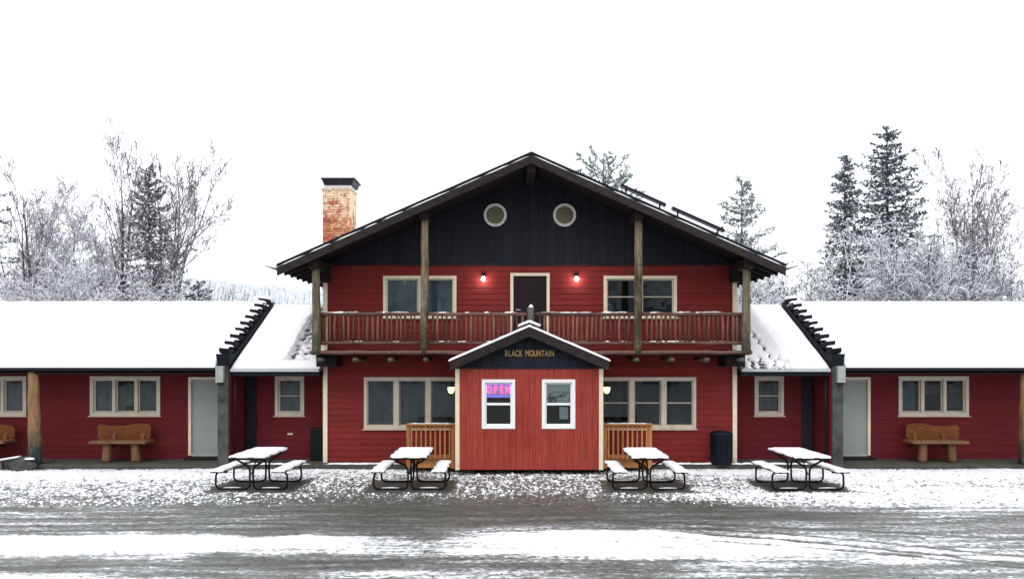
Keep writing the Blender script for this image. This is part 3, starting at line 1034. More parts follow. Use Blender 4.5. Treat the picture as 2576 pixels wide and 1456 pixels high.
def baluster(x, y, z0=3.10, z1=3.75):
    r = rg.uniform(0.020, 0.033)
    MB().tube([(x, y, z0), (x + rg.uniform(-0.008, 0.008), y, (z0 + z1) / 2), (x + rg.uniform(-0.012, 0.012), y, z1)], [r, r * rg.uniform(0.9, 1.15), r * 0.92], 6).build('baluster', 'baluster', bal, smooth=True)
for i in range(4):
    a, b = posts_x[i] + 0.10, posts_x[i + 1] - 0.10
    n = int(round((b - a) / 0.112))
    for k in range(1, n):
        baluster(a + (b - a) * k / n + rg.uniform(-0.014, 0.014), YB - 0.05)
m = MB(); round_log(m, 0.0, YB - 0.05, 2.86, 3.92, 0.088, 0.082, 90, 12, 6)
m.build('newel_post', 'log_grey', bal, smooth=True)
MB().lump((0.0, YB - 0.05, 3.915), 0.06, 0.06, 0.085, random.Random(3)).build('newel_snow', 'snow', bal, smooth=True)
for s in (-1, 1):
    MB().tube([(s * 5.1, YB + 0.05, 3.765), (s * 5.1, YM - 0.06, 3.765)], 0.04, 8).build('side_rail', 'rail_log', bal, smooth=True)
    MB().tube([(s * 5.1, YB + 0.05, 3.085), (s * 5.1, YM - 0.06, 3.085)], 0.036, 8).build('side_rail', 'rail_log', bal, smooth=True)
    for k in range(6):
        baluster(s * 5.1, YB + 0.17 + k * 0.135)
    # end beams carrying the balcony
    MB().box(min(s * 4.70, s * 5.16), max(s * 4.70, s * 5.16), YM - 0.75, YM - 0.055, 2.52, 2.795).build('end_beam', 'soffit', bal)
for k in range(13):
    x = -4.98 + k * 0.83
    MB().tube([(x, YB - 0.19, 2.685), (x, YM - 0.05, 2.70)], 0.05, 8).build('joist', 'log_grey', bal, smooth=True)

# chimney against the side of the lodge
CX0, CX1, CY0, CY1, CZ = -5.86, -5.03, 22.0, 22.72, 7.50
chim = MB().box(CX0 + 0.012, CX1 - 0.012, CY0 + 0.012, CY1 - 0.012, 0.0, CZ).build('chimney', 'brick', lodge)
bw, bh = 0.2, 0.066
def brick_mesh(w, d, h):
    me = bpy.data.meshes.new('brick')
    m = MB().box(0, w, 0, d, 0, h)
    me.from_pydata(m.v, [], m.f)
    me.materials.append(M['brick'])
    return me
BM = {}
def brick(x, y, z, w, d):
    key = (round(w, 3), round(d, 3))
    if key not in BM: BM[key] = brick_mesh(w, d, bh)
    o = bpy.data.objects.new('brick', BM[key])
    COL.objects.link(o)
    o.parent = chim
    L = chim['_w']
    o.location = (x - L[0], y - L[1], z - L[2])
rg = random.Random(8)
nz = int((CZ - 5.95) / 0.0775)
for j in range(nz):
    z = CZ - (j + 1) * 0.0775 + 0.005
    off = (j % 2) * 0.105
    edges = [CX0] + [x for x in [CX0 + off + k * 0.21 for k in range(0, 5)] if CX0 + 0.04 < x < CX1 - 0.04] + [CX1]
    for a, b in zip(edges[:-1], edges[1:]):
        brick(a + 0.005, CY0 - rg.uniform(0, 0.006), z, b - a - 0.01, 0.1)
    edges = [CY0 + 0.104] + [y for y in [CY0 + 0.104 + 0.105 - off + k * 0.21 for k in range(0, 5)] if CY0 + 0.15 < y < CY1 - 0.04] + [CY1]
    for a, b in zip(edges[:-1], edges[1:]):
        brick(CX1 - 0.1 + rg.uniform(0, 0.006), a + 0.005, z, 0.1, b - a - 0.01)
m = MB()
m.box(CX0 - 0.03, CX1 + 0.03, CY0 - 0.03, CY1 + 0.03, CZ + 0.002, CZ + 0.075)
m.build('chimney_crown', 'mortar', chim, bevel=0.01)
MB().box(CX0 + 0.02, CX1 - 0.02, CY0 + 0.02, CY1 - 0.02, CZ + 0.077, CZ + 0.165).build('crown_snow', 'snow', chim, bevel=0.02)
m = MB()
def frust(m, x0, x1, y0, y1, z0, z1, e):
    m.add([(x0, y0, z0), (x1, y0, z0), (x1, y1, z0), (x0, y1, z0), (x0 - e, y0 - e, z1), (x1 + e, y0 - e, z1), (x1 + e, y1 + e, z1), (x0 - e, y1 + e, z1)],
          [(0, 3, 2, 1), (4, 5, 6, 7), (0, 1, 5, 4), (1, 2, 6, 5), (2, 3, 7, 6), (3, 0, 4, 7)])
frust(m, CX0 + 0.05, CX1 + 0.02, CY0 - 0.02, CY1 + 0.02, CZ + 0.157, CZ + 0.31, 0.06)
m.box(CX0 - 0.03, CX1 + 0.12, CY0 - 0.1, CY1 + 0.1, CZ + 0.312, CZ + 0.345)
m.build('chimney_cap', 'iron_cap', chim)

# raised dark panels above the right slope
for i, (a, b, lab) in enumerate(((2.2, 3.3, 'upper of two dark raised panels on the right slope of the lodge roof'), (3.46, 4.72, 'lower of two dark raised panels on the right slope of the lodge roof'))):
    t = thing('solar_panel', lab, 'solar panel', (a, 18.8, roof_top(a)), 'dark panels raised over the lodge roof')
    q = [(a, roof_top(a) + 0.44), (b, roof_top(b) + 0.44), (b, roof_top(b) + 0.375), (a, roof_top(a) + 0.375)]
    MB().prism(q[::-1], 'y', 18.75, 18.95).build('panel', 'panel', t)
    for xx in (a + 0.12, b - 0.16):
        for yy in (18.84,):
            MB().box(xx, xx + 0.04, yy, yy + 0.04, roof_top(xx) + 0.0, roof_top(xx + 0.04) + 0.376).build('bracket', 'metal_dark', t)

# ------------------------------------------------------------------ entrance hut
YV = 18.0
VX, VH = -0.048, 1.725
hut = thing('entrance_hut', 'small red plank entrance hut with black gable and two white windows', 'building', (VX, YV, SL))
vx0, vx1 = VX - VH, VX + VH
ops = [(-1.155 + 0.03, -0.376 - 0.03, 1.11, 2.20), (0.246 + 0.03, 1.025 - 0.03, 1.11, 2.20)]
vert_boards(hut, vx0 + 0.10, vx1 - 0.10, SL + 0.01, lambda x: 2.53, YV, 0.15, ops, 'plank_red', 'plank', 0.004, 4)
for s, (a, b) in ((-1, (vx0, vx0 + 0.10)), (1, (vx1 - 0.10, vx1))):
    MB().box(a, b, YV - 0.035, YV + 0.02, SL, 2.50).build('corner_trim', 'cream', hut, bevel=0.006)
    xx = vx0 if s < 0 else vx1
    MB().box(min(xx, xx - s * 0.05) , max(xx, xx - s * 0.05), YV + 0.022, YM - 0.06, SL, 2.52).build('side_wall', 'plank_red', hut)
MB().box(vx0 + 0.055, vx1 - 0.055, YV + 0.5, YM - 0.07, SL, 2.52).build('interior', 'interior', hut)
HZ, HS, HRW = 3.46, 0.43, 1.83
def hut_top(x): return HZ - HS * abs(x - VX)
vert_boards(hut, vx0, vx1, 2.535, lambda x: hut_top(x) - 0.10, YV, 0.2, [], 'black_board', 'gable_board', 0.005, 6)
MB().box(vx0 - 0.01, vx1 + 0.01, YV - 0.04, YV + 0.002, 2.475, 2.53).build('belly_band', 'black_board', hut)
for s in (-1, 1):
    def quad(zh, zl, e=0.0):
        xe = VX + s * (HRW + e)
        q = [(VX, HZ + zh), (xe, hut_top(xe) + zh), (xe, hut_top(xe) + zl), (VX, HZ + zl)]
        return q[::-1] if s > 0 else q
    MB().prism(quad(-0.005, -0.09), 'y', YV - 0.25, YM - 0.06).build('roof', 'soffit', hut)
    MB().prism(quad(-0.02, -0.235), 'y', YV - 0.29, YV - 0.252).build('barge_board', 'fascia', hut)
    snow_sheet('roof_snow', lambda u, v, s=s: (VX + s * (HRW + 0.03) * u, YV - 0.30 + 1.22 * v, hut_top(VX + (HRW + 0.03) * u) - 0.003), 40, 14,
               lambda u, v, s=s: (0.032 + 0.022 * fb(u * 14 + s * 5, v * 4, 8)) * (0.85 if v == 0 else 1) * (0.6 if u == 1 else 1), hut)
m = MB()
for s in (-1, 1):
    q = [(VX, HZ + 0.15), (VX + s * 0.27, HZ + 0.035), (VX + s * 0.25, HZ + 0.0), (VX, HZ + 0.085)]
    m.prism(q[::-1] if s > 0 else q, 'y', YV - 0.24, YM - 0.1)
m.build('ridge_snow', 'snow', hut, bevel=0.015)
w1 = window(hut, -1.155, -0.376, 1.08, 2.23, YV, 1, 0.075, 0, rail='w', mat='vinyl', sash='vinyl', curtain=None, cover=0, sill=False, proud=0.04)
w2 = window(hut, 0.246, 1.025, 1.08, 2.23, YV, 1, 0.075, 0, rail='w', mat='vinyl', sash='vinyl', curtain=None, cover=0, sill=False, proud=0.04)

def text_mesh(txt, size, depth, name, sx=1.0, offset=0.0):
    cu = bpy.data.curves.new(name, 'FONT')
    cu.body = txt
    cu.size = size
    cu.extrude = depth
    cu.offset = offset
    cu.align_x = 'CENTER'
    o = bpy.data.objects.new(name, cu)
    COL.objects.link(o)
    dg = bpy.context.evaluated_depsgraph_get()
    me = bpy.data.meshes.new_from_object(o.evaluated_get(dg))
    bpy.data.objects.remove(o)
    bpy.data.curves.remove(cu)
    me.materials.clear()
    co = np.zeros(len(me.vertices) * 3, np.float32)
    me.vertices.foreach_get('co', co)
    co = co.reshape(-1, 3)
    out = np.stack([co[:, 0] * sx, -co[:, 2], co[:, 1]], 1)     # stand it up facing the viewer
    me.vertices.foreach_set('co', out.ravel())
    me.update()
    return me

sign = thing('sign_lettering', 'golden raised letters BLACK MOUNTAIN on the black gable of the entrance hut', 'sign', (VX, YV - 0.04, 2.77))
txt = 'BLACK MOUNTAIN'
adv = [{'M': 1.25, 'I': 0.5, 'N': 1.02, 'O': 1.06, ' ': 0.62, 'L': 0.9}.get(c, 0.97) for c in txt]
tot, x = sum(adv), 0.0
for c, a in zip(txt, adv):
    if c != ' ':
        me = text_mesh(c, 0.20, 0.012, 'letter', 0.60, 0.005)
        o = link('letter', me, 'letter', sign)
        o.location = (((x + a / 2) / tot - 0.5) * 1.16, -0.008, 0)
    x += a

neon = thing('open_sign', 'lit pink and blue neon sign reading OPEN behind the hut window', 'neon sign', (-0.765, YV + 0.075, 2.0))
MB().box(-1.07, -0.465, YV + 0.085, YV + 0.1, 1.80, 2.14).build('backing', 'neon_back', neon)
for c, xx in zip('OPEN', (-0.222, -0.07, 0.067, 0.215)):
    me = text_mesh(c, 0.25, 0.008, 'letter', 0.64, 0.008)
    o = link('letter', me, 'neon_pink', neon)
    o.location = (xx, 0.0, -0.095)
m = MB()
zz0, zz1, xx0, xx1 = 1.825, 2.125, -1.052, -0.478
m.tube([(xx0, YV + 0.076, zz0), (xx1, YV + 0.076, zz0)], 0.010, 6)
m.tube([(xx0, YV + 0.076, zz1), (xx1, YV + 0.076, zz1)], 0.010, 6)
m.tube([(xx0, YV + 0.076, zz0), (xx0, YV + 0.076, zz1)], 0.010, 6)
m.tube([(xx1, YV + 0.076, zz0), (xx1, YV + 0.076, zz1)], 0.010, 6)
m.build('neon_border', 'neon_blue', neon, smooth=True)
tag(MB().box(0.335, 0.94, YV + 0.072, YV + 0.076, 1.69, 2.14).build('poster', 'poster'), 'grey landscape poster filling the upper sash of the right hut window', 'poster')
tag(MB().box(0.66, 0.86, YV + 0.072, YV + 0.076, 1.30, 1.58).build('paper_notice', 'paper'), 'small white paper notice in the lower sash of the right hut window', 'notice')

# flood lights by the balcony door
for i, (x, lab) in enumerate(((-1.16, 'lit floodlight on the red wall left of the balcony door'), (1.155, 'lit floodlight on the red wall right of the balcony door'))):
    t = thing('flood_light', lab, 'light', (x, YM - 0.03, 4.74), 'floodlights either side of the balcony door')
    MB().tube([(x, YM - 0.024, 4.80), (x, YM - 0.07, 4.80)], 0.055, 12).build('mount', 'soffit', t, smooth=True)
    MB().tube([(x, YM - 0.07, 4.80), (x, YM - 0.12, 4.74)], [0.03, 0.04], 10).build('neck', 'soffit', t, smooth=True)
    m = MB()
    c, d = Vector((x, YM - 0.13, 4.715)), Vector((0, -0.75, -0.65)).normalized()
    m.tube([c - d * 0.03, c, c + d * 0.04, c + d * 0.075, c + d * 0.09], [0.025, 0.04, 0.052, 0.042, 0.015], 14)
    m.build('bulb', 'bulb', t, smooth=True)

# wall lanterns on the sides of the hut
for s, x, lab in ((-1, vx0 - 0.12, 'lit warm lantern on the left side of the entrance hut'), (1, vx1 + 0.12, 'lit warm lantern on the right side of the entrance hut')):
    y, z = 18.3, 1.97
    t = thing('wall_lantern', lab, 'lantern', (x, y, z), 'lanterns either side of the entrance hut')
    MB().box(min(x - s * 0.11, x - s * 0.12), max(x - s * 0.11, x - s * 0.12), y - 0.04, y + 0.04, z - 0.08, z + 0.15).build('back_plate', 'metal_dark', t)
    MB().tube([(x - s * 0.11, y, z + 0.13), (x - s * 0.05, y, z + 0.19), (x, y, z + 0.13)], 0.012, 6).build('arm', 'metal_dark', t, smooth=True)
    MB().lathe([(0.035, z - 0.085), (0.062, z - 0.05), (0.085, z + 0.03), (0.078, z + 0.075)], x, y, 8).build('lantern_glass', 'lantern_glow', t)
    MB().lathe([(0.095, z + 0.076), (0.06, z + 0.11), (0.02, z + 0.135)], x, y, 8).build('lantern_top', 'metal_dark', t)
    MB().lathe([(0.012, z - 0.135), (0.04, z - 0.115), (0.038, z - 0.087)], x, y, 8).build('lantern_base', 'metal_dark', t)
    for k in range(4):
        a = math.pi / 4 + k * math.pi / 2
        MB().tube([(x + 0.042 * math.cos(a), y + 0.042 * math.sin(a), z - 0.085), (x + 0.092 * math.cos(a), y + 0.092 * math.sin(a), z + 0.075)], 0.006, 4).build('lantern_rib', 'metal_dark', t)

# new timber railings with their platforms
for s, x0, x1, lab in ((-1, -2.95, vx0 - 0.02, 'yellow timber railing left of the entrance hut'), (1, vx1 + 0.02, 2.86, 'yellow timber railing right of the entrance hut')):
    yr = 18.25
    t = thing('timber_railing', lab, 'railing', ((x0 + x1) / 2, yr, SL), 'timber railings either side of the entrance hut')
    MB().box(x0, x1, yr - 0.1, yr + 0.08, 1.145, 1.183).build('cap_rail', 'new_wood', t, bevel=0.005)
    MB().box(x0 + 0.095, x1 - 0.095, yr - 0.03, yr + 0.01, 1.06, 1.143).build('top_rail', 'new_wood', t)
    MB().box(x0 + 0.095, x1 - 0.095, yr - 0.03, yr + 0.01, 0.37, 0.445).build('bottom_rail', 'new_wood', t)
    for xx in (x0 + 0.005, x1 - 0.095):
        MB().box(xx, xx + 0.09, yr - 0.05, yr + 0.04, SL, 1.143).build('post', 'new_wood', t, bevel=0.005)
    n = 9
    for k in range(n):
        xx = x0 + 0.13 + (x1 - x0 - 0.26) * k / (n - 1)
        MB().box(xx - 0.018, xx + 0.018, yr - 0.068, yr - 0.032, 0.35, 1.13).build('baluster', 'new_wood', t)
    ridge_snow('rail_snow', [(x0 + 0.01, x1 - 0.01)], yr - 0.098, yr + 0.07, 1.183, 0.012, 4, t, kind=None)
    pf = thing('timber_platform', 'low yellow timber platform at the foot of the %s railing' % ('left' if s < 0 else 'right'), 'platform', ((x0 + x1) / 2, 18.7, SL), 'timber platforms beside the entrance hut')
    for k in range(6):
        a = 18.33 + k * 0.152
        MB().box(x0 + 0.02, x1, a, a + 0.145, 0.285, 0.325).build('plank', 'new_wood', pf)
    MB().box(x0 + 0.02, x1, 18.335, 18.375, SL + 0.002, 0.283).build('rim_board', 'new_wood', pf)
    MB().box(x0 + 0.02, x0 + 0.06, 18.38, 19.2, SL + 0.002, 0.283).build('rim_board', 'new_wood', pf)

# ------------------------------------------------------------------ wings, links and stepped parapet walls
WY, WR = 20.0, 22.3
FX0, FX1 = 7.36, 7.64
for s in (-1, 1):
    side = 'left' if s < 0 else 'right'
    def X(a, b): return (min(s * a, s * b), max(s * a, s * b))
    # ---- wing
    wing = thing('motel_wing', ('long low red motel wing with a snowy roof beyond the parapet, on the lodge\'s %s' % side), 'building', (s * 12, WY, 0), 'snow-roofed wings of the motel')
    x0, x1 = X(7.66, 17.0)
    MB().box(x0, x1, WY + 0.45, 24.6, 0.02, 2.5).build('interior', 'interior', wing)
    MB().box(x0, x1, 24.6, 24.7, 0.02, 2.6).build('back_wall', 'siding_low', wing)
    wops = [(*X(9.59, 11.35), 1.265, 2.23), (*X(7.84, 8.79), 0.19, 2.2), (*X(13.06, 14.82), 1.265, 2.23)]
    lap_siding(wing, x0, x1, SL, 2.62, WY, 0.167, wops, 'siding_low')
    if s < 0:
        window(wing, -11.38, -9.56, 1.235, 2.26, WY, 3, 0.085, 0.075, curtain=['curtain', 'curtain', 'curtain'], cover=[1, 0.35, 1], blind=[0, 0.8, 0])
        window(wing, -14.85, -13.03, 1.235, 2.26, WY, 3, 0.085, 0.075, curtain='curtain', cover=[1, 1, 1])
    else:
        window(wing, 9.56, 11.38, 1.235, 2.26, WY, 3, 0.085, 0.075, curtain=['curtain', 'curtain', 'curtain_dark'], cover=[0.8, 0.0, 0.9], blind=[0, 0.45, 0.4])
        window(wing, 13.03, 14.85, 1.235, 2.26, WY, 3, 0.085, 0.075, curtain='curtain', cover=[1, 1, 1])
    door(wing, *X(7.80, 8.83), 0.21, 2.24, WY, 'door_pale', 0.075, handle_left=(s > 0))
    MB().box(*X(7.80, 8.83), WY - 0.32, WY - 0.03, SL + 0.001, 0.185).build('door_step', 'soffit', wing)
    # roof
    ez, rz = 2.53, 4.27
    q = [(18.8, ez), (WR, rz), (25.8, ez), (25.8, ez - 0.12), (WR, rz - 0.13), (18.8, ez - 0.12)]
    MB().prism(q, 'x', x0, x1).build('roof', 'soffit', wing)
    MB().box(x0, x1, 18.765, 18.798, ez - 0.105, ez + 0.008).build('fascia', 'black_board', wing)
    MB().box(x0, x1, 18.86, WY - 0.03, 2.34, 2.375).build('soffit', 'soffit', wing)
    snow_sheet('roof_snow', lambda u, v: (x0 + 0.01 + (x1 - x0 - 0.02) * u, 18.74 + (WR - 18.74) * v, ez - 0.025 + (rz - ez + 0.025) * v), 90, 26,
               lambda u, v: (0.075 + 0.04 * fb(u * 30, v * 10, 2 + s) + (0.012 * math.sin(u * 140) if v < 0.03 else 0)) * (0.75 if v == 0 else 1), wing)
    snow_sheet('roof_snow', lambda u, v: (x0 + 0.01 + (x1 - x0 - 0.02) * u, WR + 0.001 + 3.45 * v, rz + (ez - rz) * v), 20, 8, lambda u, v: 0.1, wing)
    # log porch posts
    for i, px in enumerate((12.2, 16.2)):
        m = MB(); round_log(m, s * px, 18.97, SL, 2.39, 0.155, 0.118, 40 + i + s, 16, 18)
        p = m.build('post', 'log_gold', wing, smooth=True)
    # ---- link
    lk = thing('link_building', ('narrow red link with one sash window joining the lodge to the %s wing' % side), 'building', (s * 6.25, WY, 0), 'links between lodge and wings')
    a0, a1 = X(5.21, 7.34)
    MB().box(a0, a1, WY + 0.4, 24.6, 0.02, 2.45).build('interior', 'interior', lk)
    lops = [(*X(5.86, 6.56), 1.265, 2.23)]
    lap_siding(lk, a0, a1, SL, 2.60, WY, 0.167, lops, 'siding_low')
    window(lk, *X(5.83, 6.59), 1.235, 2.26, WY, 1, 0.085, 0, rail=True, curtain='curtain' if s < 0 else 'curtain_dark', cover=1.0, blind=[0] if s < 0 else [0.9])
    MB().box(*X(7.06, 7.32), WY - 0.06, WY - 0.03, SL + 0.002, 2.42).build('dark_corner_strip', 'black_board', lk)  # dark upright strip in the back corner of the link
    MB().tube([(s * 7.27, 19.0, SL + 0.05), (s * 7.27, 19.0, 2.38)], 0.03, 8).build('downspout', 'metal_dark', lk, smooth=True)
    ez, rz = 2.46, 4.17
    b0, b1 = X(5.172, 7.34)
    q = [(18.95, ez), (WR, rz), (25.6, ez), (25.6, ez - 0.12), (WR, rz - 0.13), (18.95, ez - 0.12)]
    MB().prism(q, 'x', b0, b1).build('roof', 'shingle', lk)
    # shingle courses stand proud of the deck where the snow leaves them bare
    sh = MB()
    nc = 24
    for k in range(nc):
        t0, t1 = k / nc, (k + 1) / nc
        y0_, y1_ = 18.95 + (WR - 18.95) * t0, 18.95 + (WR - 18.95) * t1
        z0_, z1_ = ez + (rz - ez) * t0, ez + (rz - ez) * t1
        sh.prism([(y0_ - 0.01, z0_ + 0.004), (y0_ - 0.01, z0_ + 0.02), (y1_, z1_ + 0.006), (y1_, z1_ + 0.001)], 'x', b0 + 0.002, b1 - 0.002)
    sh.build('shingle_courses', 'shingle', lk, kind='stuff')
    def hsnow(u, v, s=s):
        xx = b0 + (b1 - b0) * u
        d = abs(xx) - 5.17                      # metres from the lodge wall
        h = 0.075 + 0.035 * fb(u * 8, v * 9, 12 + s)
        if s < 0:                                # triangle under the balcony end kept nearly bare
            lim = 0.84 + 0.10 * (fb(u * 3, v * 14, 52) - 0.5)          # strip sheltered by the lodge eave
            if v > 0.07:
                k = (d - lim) / 0.09 + (fb(u * 22, v * 26, 31) - 0.5) * 1.2
                if k < 1: h = min(h, -0.02 + 0.08 * k)
                if d < lim - 0.10:                       # thin snow lying between the shingle edges
                    h = 0.006 + 0.11 * (fb(u * 20, v * 34, 17) - 0.50) - 0.06 * max(0, v - 0.22)
        else:
            if d < 1.25: h *= 0.42 + 0.58 * max(0, (d - 1.0) / 0.25)
            for (c0, sl, w_) in ((0.0, 0.2, 0.09), (0.35, 0.28, 0.07), (0.62, 0.32, 0.05), (0.93, 1.2, 0.045), (1.12, 0.3, 0.03)):
                lc = c0 * (1 - v * 0.22) + 0.04 * math.sin(v * 60 + c0 * 9)
                if abs(d - lc) < w_ * (0.3 + 0.9 * fb(u * 30, v * 40, 5)) and v < 0.55 * sl: h = -0.012
            if v < 0.10 and fb(u * 34, v * 3, 44) > 0.60: h = -0.01
        e = min(1, v * 18 + 0.5) * min(1, (1 - u) * 30 + 0.4, u * 30 + 0.4)
        return h * e if h > 0 else max(h, -0.05)
    snow_sheet('roof_snow', lambda u, v: (b0 + (b1 - b0) * u, 18.935 + (WR - 18.935) * v, ez + 0.012 + (rz - ez) * v), 70, 90, hsnow, lk)
    snow_sheet('roof_snow', lambda u, v: (b0 + (b1 - b0) * u, WR + 0.001 + 3.25 * v, rz + (ez - rz) * v), 8, 8, lambda u, v: 0.09, lk)
    m = MB().prism([(18.85, ez + 0.0), (18.85, ez - 0.065), (18.945, ez - 0.065), (18.945, ez - 0.06), (18.857, ez - 0.058), (18.857, ez + 0.0)], 'x', b0, b1)
    m.build('gutter', 'gutter', lk)
    MB().box(b0, b1, 18.946, 18.965, ez - 0.17, ez - 0.005).build('fascia', 'black_board', lk)
    MB().box(b0, b1, 18.99, WY - 0.03, 2.29, 2.325).build('soffit', 'soffit', lk)
    # ---- stepped parapet wall between link and wing
    pw = thing('parapet_wall', ('parapet wall topped by nine snowy slate steps at the %s link roof' % side), 'wall', (s * 7.5, 19.0, 0), 'stepped parapet walls')
    f0, f1 = X(FX0, FX1)
    q = [(18.93, SL), (18.93, 2.50), (19.4, 2.70), (22.3, 4.22), (25.4, 2.6), (25.4, SL)]
    MB().prism(q, 'x', f0 + 0.004, f1 - 0.004).build('wall', 'siding_low', pw)
    MB().box(*X(FX0 + 0.03, FX1 + 0.015), 18.86, 18.928, SL - 0.06, 2.56).build('post', 'post_grey', pw, bevel=0.01)
    # flared cap at the foot of the stair
    m = MB()
    u0, u1 = X(FX0 - 0.0, FX1)
    m.add([(u0, 18.84, 2.54), (u1, 18.84, 2.54), (u1, 19.1, 2.54), (u0, 19.1, 2.54), (u0 - 0.03, 18.79, 2.83), (u1 + 0.03, 18.79, 2.83), (u1 + 0.03, 19.15, 2.83), (u0 - 0.03, 19.15, 2.83)],
          [(0, 3, 2, 1), (4, 5, 6, 7), (0, 1, 5, 4), (1, 2, 6, 5), (2, 3, 7, 6), (3, 0, 4, 7)])
    m.build('flared_cap', 'slate', pw)
    MB().box(*X(FX1 - 0.17, FX1 + 0.02), 18.74, 18.857, 2.13, 2.535).build('junction_box', 'box_grey', pw, bevel=0.008)
    MB().box(*X(FX1 - 0.13, FX1 - 0.02), 18.76, 18.85, 2.085, 2.128).build('box_foot', 'metal_dark', pw)
    # rake board
    q = [(18.9, 2.50), (18.9, 2.62), (22.35, 4.34), (22.35, 4.22)]
    MB().prism(q, 'x', *X(FX0 - 0.0, FX0 + 0.07)).build('rake_board', 'slate', pw)
    rgs = random.Random(30 + s)
    for k in range(9):
        t = (k + 0.75) / 9.0
        y = 18.95 + 3.35 * t
        z = 2.80 + 1.64 * t
        th = 0.075
        a, b = X(FX0 + 0.071, FX1 + 0.05)
        m = MB()
        out = a if s < 0 else b                    # the outer end tapers and droops a little
        inn = b if s < 0 else a
        m.add([(inn, y - 0.19, z - 0.15), (out, y - 0.20, z - 0.075), (out, y + 0.18, z - 0.075), (inn, y + 0.18, z - 0.15),
               (inn, y - 0.20, z + 0.02), (out, y - 0.235, z + 0.055), (out, y + 0.18, z + 0.055), (inn, y + 0.18, z + 0.02)],
              [(0, 3, 2, 1), (4, 5, 6, 7), (0, 1, 5, 4), (1, 2, 6, 5), (2, 3, 7, 6), (3, 0, 4, 7)] if s > 0 else [(0, 1, 2, 3), (7, 6, 5, 4), (4, 5, 1, 0), (5, 6, 2, 1), (6, 7, 3, 2), (7, 4, 0, 3)])
        st = m.build('step', 'slate', pw, bevel=0.03)
        m = MB()
        hh = 0.068 + rgs.uniform(0, 0.03)
        xa, xb = a + 0.015, b - 0.01
        n = 6
        vs, fs = [], []
        for i in range(n + 1):
            xx = xa + (xb - xa) * i / n
            zb = z + 0.025 + (0.03 * abs(xx - inn) / abs(out - inn))
            e = 0.45 if i in (0, n) else 1.0
            vs += [(xx, y - 0.225, zb - 0.005), (xx, y - 0.20, zb + hh * e), (xx, y + 0.0, zb + hh * e * 1.1), (xx, y + 0.17, zb + hh * e)]
        for i in range(n):
            for j in range(3):
                p = i * 4 + j
                fs.append((p, p + 4, p + 5, p + 1))
        m.add(vs, fs).build('step_snow', 'snow', st, smooth=True)

# small vent on the left link wall, bins
tag(MB().box(-6.26, -6.12, WY - 0.05, WY - 0.02, 0.74, 0.79).build('wall_vent', 'greige', bevel=0.004), 'small pale vent low on the red wall of the left link', 'vent')

t = thing('trash_bin', 'round-topped navy trash bin by the right corner of the lodge', 'trash bin', (4.70, 19.0, SL))
m = MB().lathe([(0.235, SL), (0.25, SL + 0.02), (0.262, SL + 0.66), (0.268, SL + 0.665), (0.268, SL + 0.70)], 4.70, 18.98, 28)
m.build('body', 'bin_navy', t, smooth=True)
MB().lathe([(0.274, SL + 0.70), (0.276, SL + 0.74), (0.262, SL + 0.775), (0.215, SL + 0.808), (0.12, SL + 0.826), (0.02, SL + 0.83)], 4.70, 18.98, 28).build('lid', 'bin_navy', t, smooth=True)
m = MB()
for k in range(10):
    a = 2 * math.pi * k / 10
    m = MB().box(-0.006, 0.006, -0.006, 0.006, 0, 0.56)
    m.v = [(4.70 + (0.262 + p[0]) * math.cos(a) - p[1] * math.sin(a), 18.98 + (0.262 + p[0]) * math.sin(a) + p[1] * math.cos(a), SL + 0.06 + p[2]) for p in m.v]
    m.build('rib', 'bin_navy', t)
t = thing('narrow_bin', 'narrow black bin standing in the corner by the lodge\'s left edge', 'trash bin', (-5.42, 19.68, SL))
MB().box(-5.57, -5.24, 19.55, 19.85, SL + 0.001, 0.86).build('body', 'bin_green', t, bevel=0.02)
MB().box(-5.585, -5.225, 19.535, 19.865, 0.862, 0.93).build('lid', 'bin_green', t, bevel=0.025)
MB().box(-5.48, -5.33, 19.525, 19.534, 0.80, 0.84).build('handle', 'metal_dark', t)

# ------------------------------------------------------------------ benches on the porch
def make_bench(cx, seat_dx, label, seed):
    t = thing('log_bench', label, 'bench', (cx, 19.4, SL), 'log benches along the motel wings')
    rg = random.Random(seed)
    # live edge back board
    n = 16
    top, bot = [], []
    for i in range(n + 1):
        u = i / n
        x = cx - 0.68 + 1.36 * u
        top.append((x, 1.02 + 0.03 * math.cos(u * 2 * math.pi + seed) + rg.uniform(-0.008, 0.008) - (0.05 if i in (0, n) else 0)))
        bot.append((x, 0.66 + rg.uniform(-0.008, 0.008) + (0.03 if i in (0, n) else 0)))
    MB().prism(bot + top[::-1], 'y', 19.70, 19.755).build('backrest', 'bench', t, bevel=0.008)
    sx = cx + seat_dx
    pts_f = [(sx - 0.70 + 1.40 * i / n, 19.10 + rg.uniform(-0.015, 0.015)) for i in range(n + 1)]
    pts_b = [(sx - 0.70 + 1.40 * i / n, 19.62 + rg.uniform(-0.01, 0.01)) for i in range(n + 1)]
    MB().prism(pts_f + pts_b[::-1], 'z', 0.60, 0.668).build('seat', 'bench_leg', t, bevel=0.01)
    for dx in (-0.36, 0.37):
        m = MB(); round_log(m, sx + dx, 19.3, SL, 0.60, 0.112, 0.10, seed + int(dx * 10), 12, 6)
        m.build('leg', 'bench_leg', t, smooth=True)
        m = MB().prism([(19.56, 0.45), (19.66, 0.45), (19.757 + 0.045, 0.98), (19.757, 0.98)], 'x', sx + dx - 0.045, sx + dx + 0.045)
        m.build('back_support', 'bench', t)
        MB().tube([(sx + dx, 19.35, 0.52), (sx + dx, 19.63, 0.52)], 0.04, 8).build('stretcher', 'bench', t, smooth=True)
    return t
make_bench(-10.36, 0.12, 'orange log bench with a wavy back under the left wing window, between door and post', 1)
make_bench(10.30, -0.12, 'orange log bench under the right wing window', 5)
make_bench(-13.84, 0.10, 'log bench cut off by the left edge of the picture', 9)

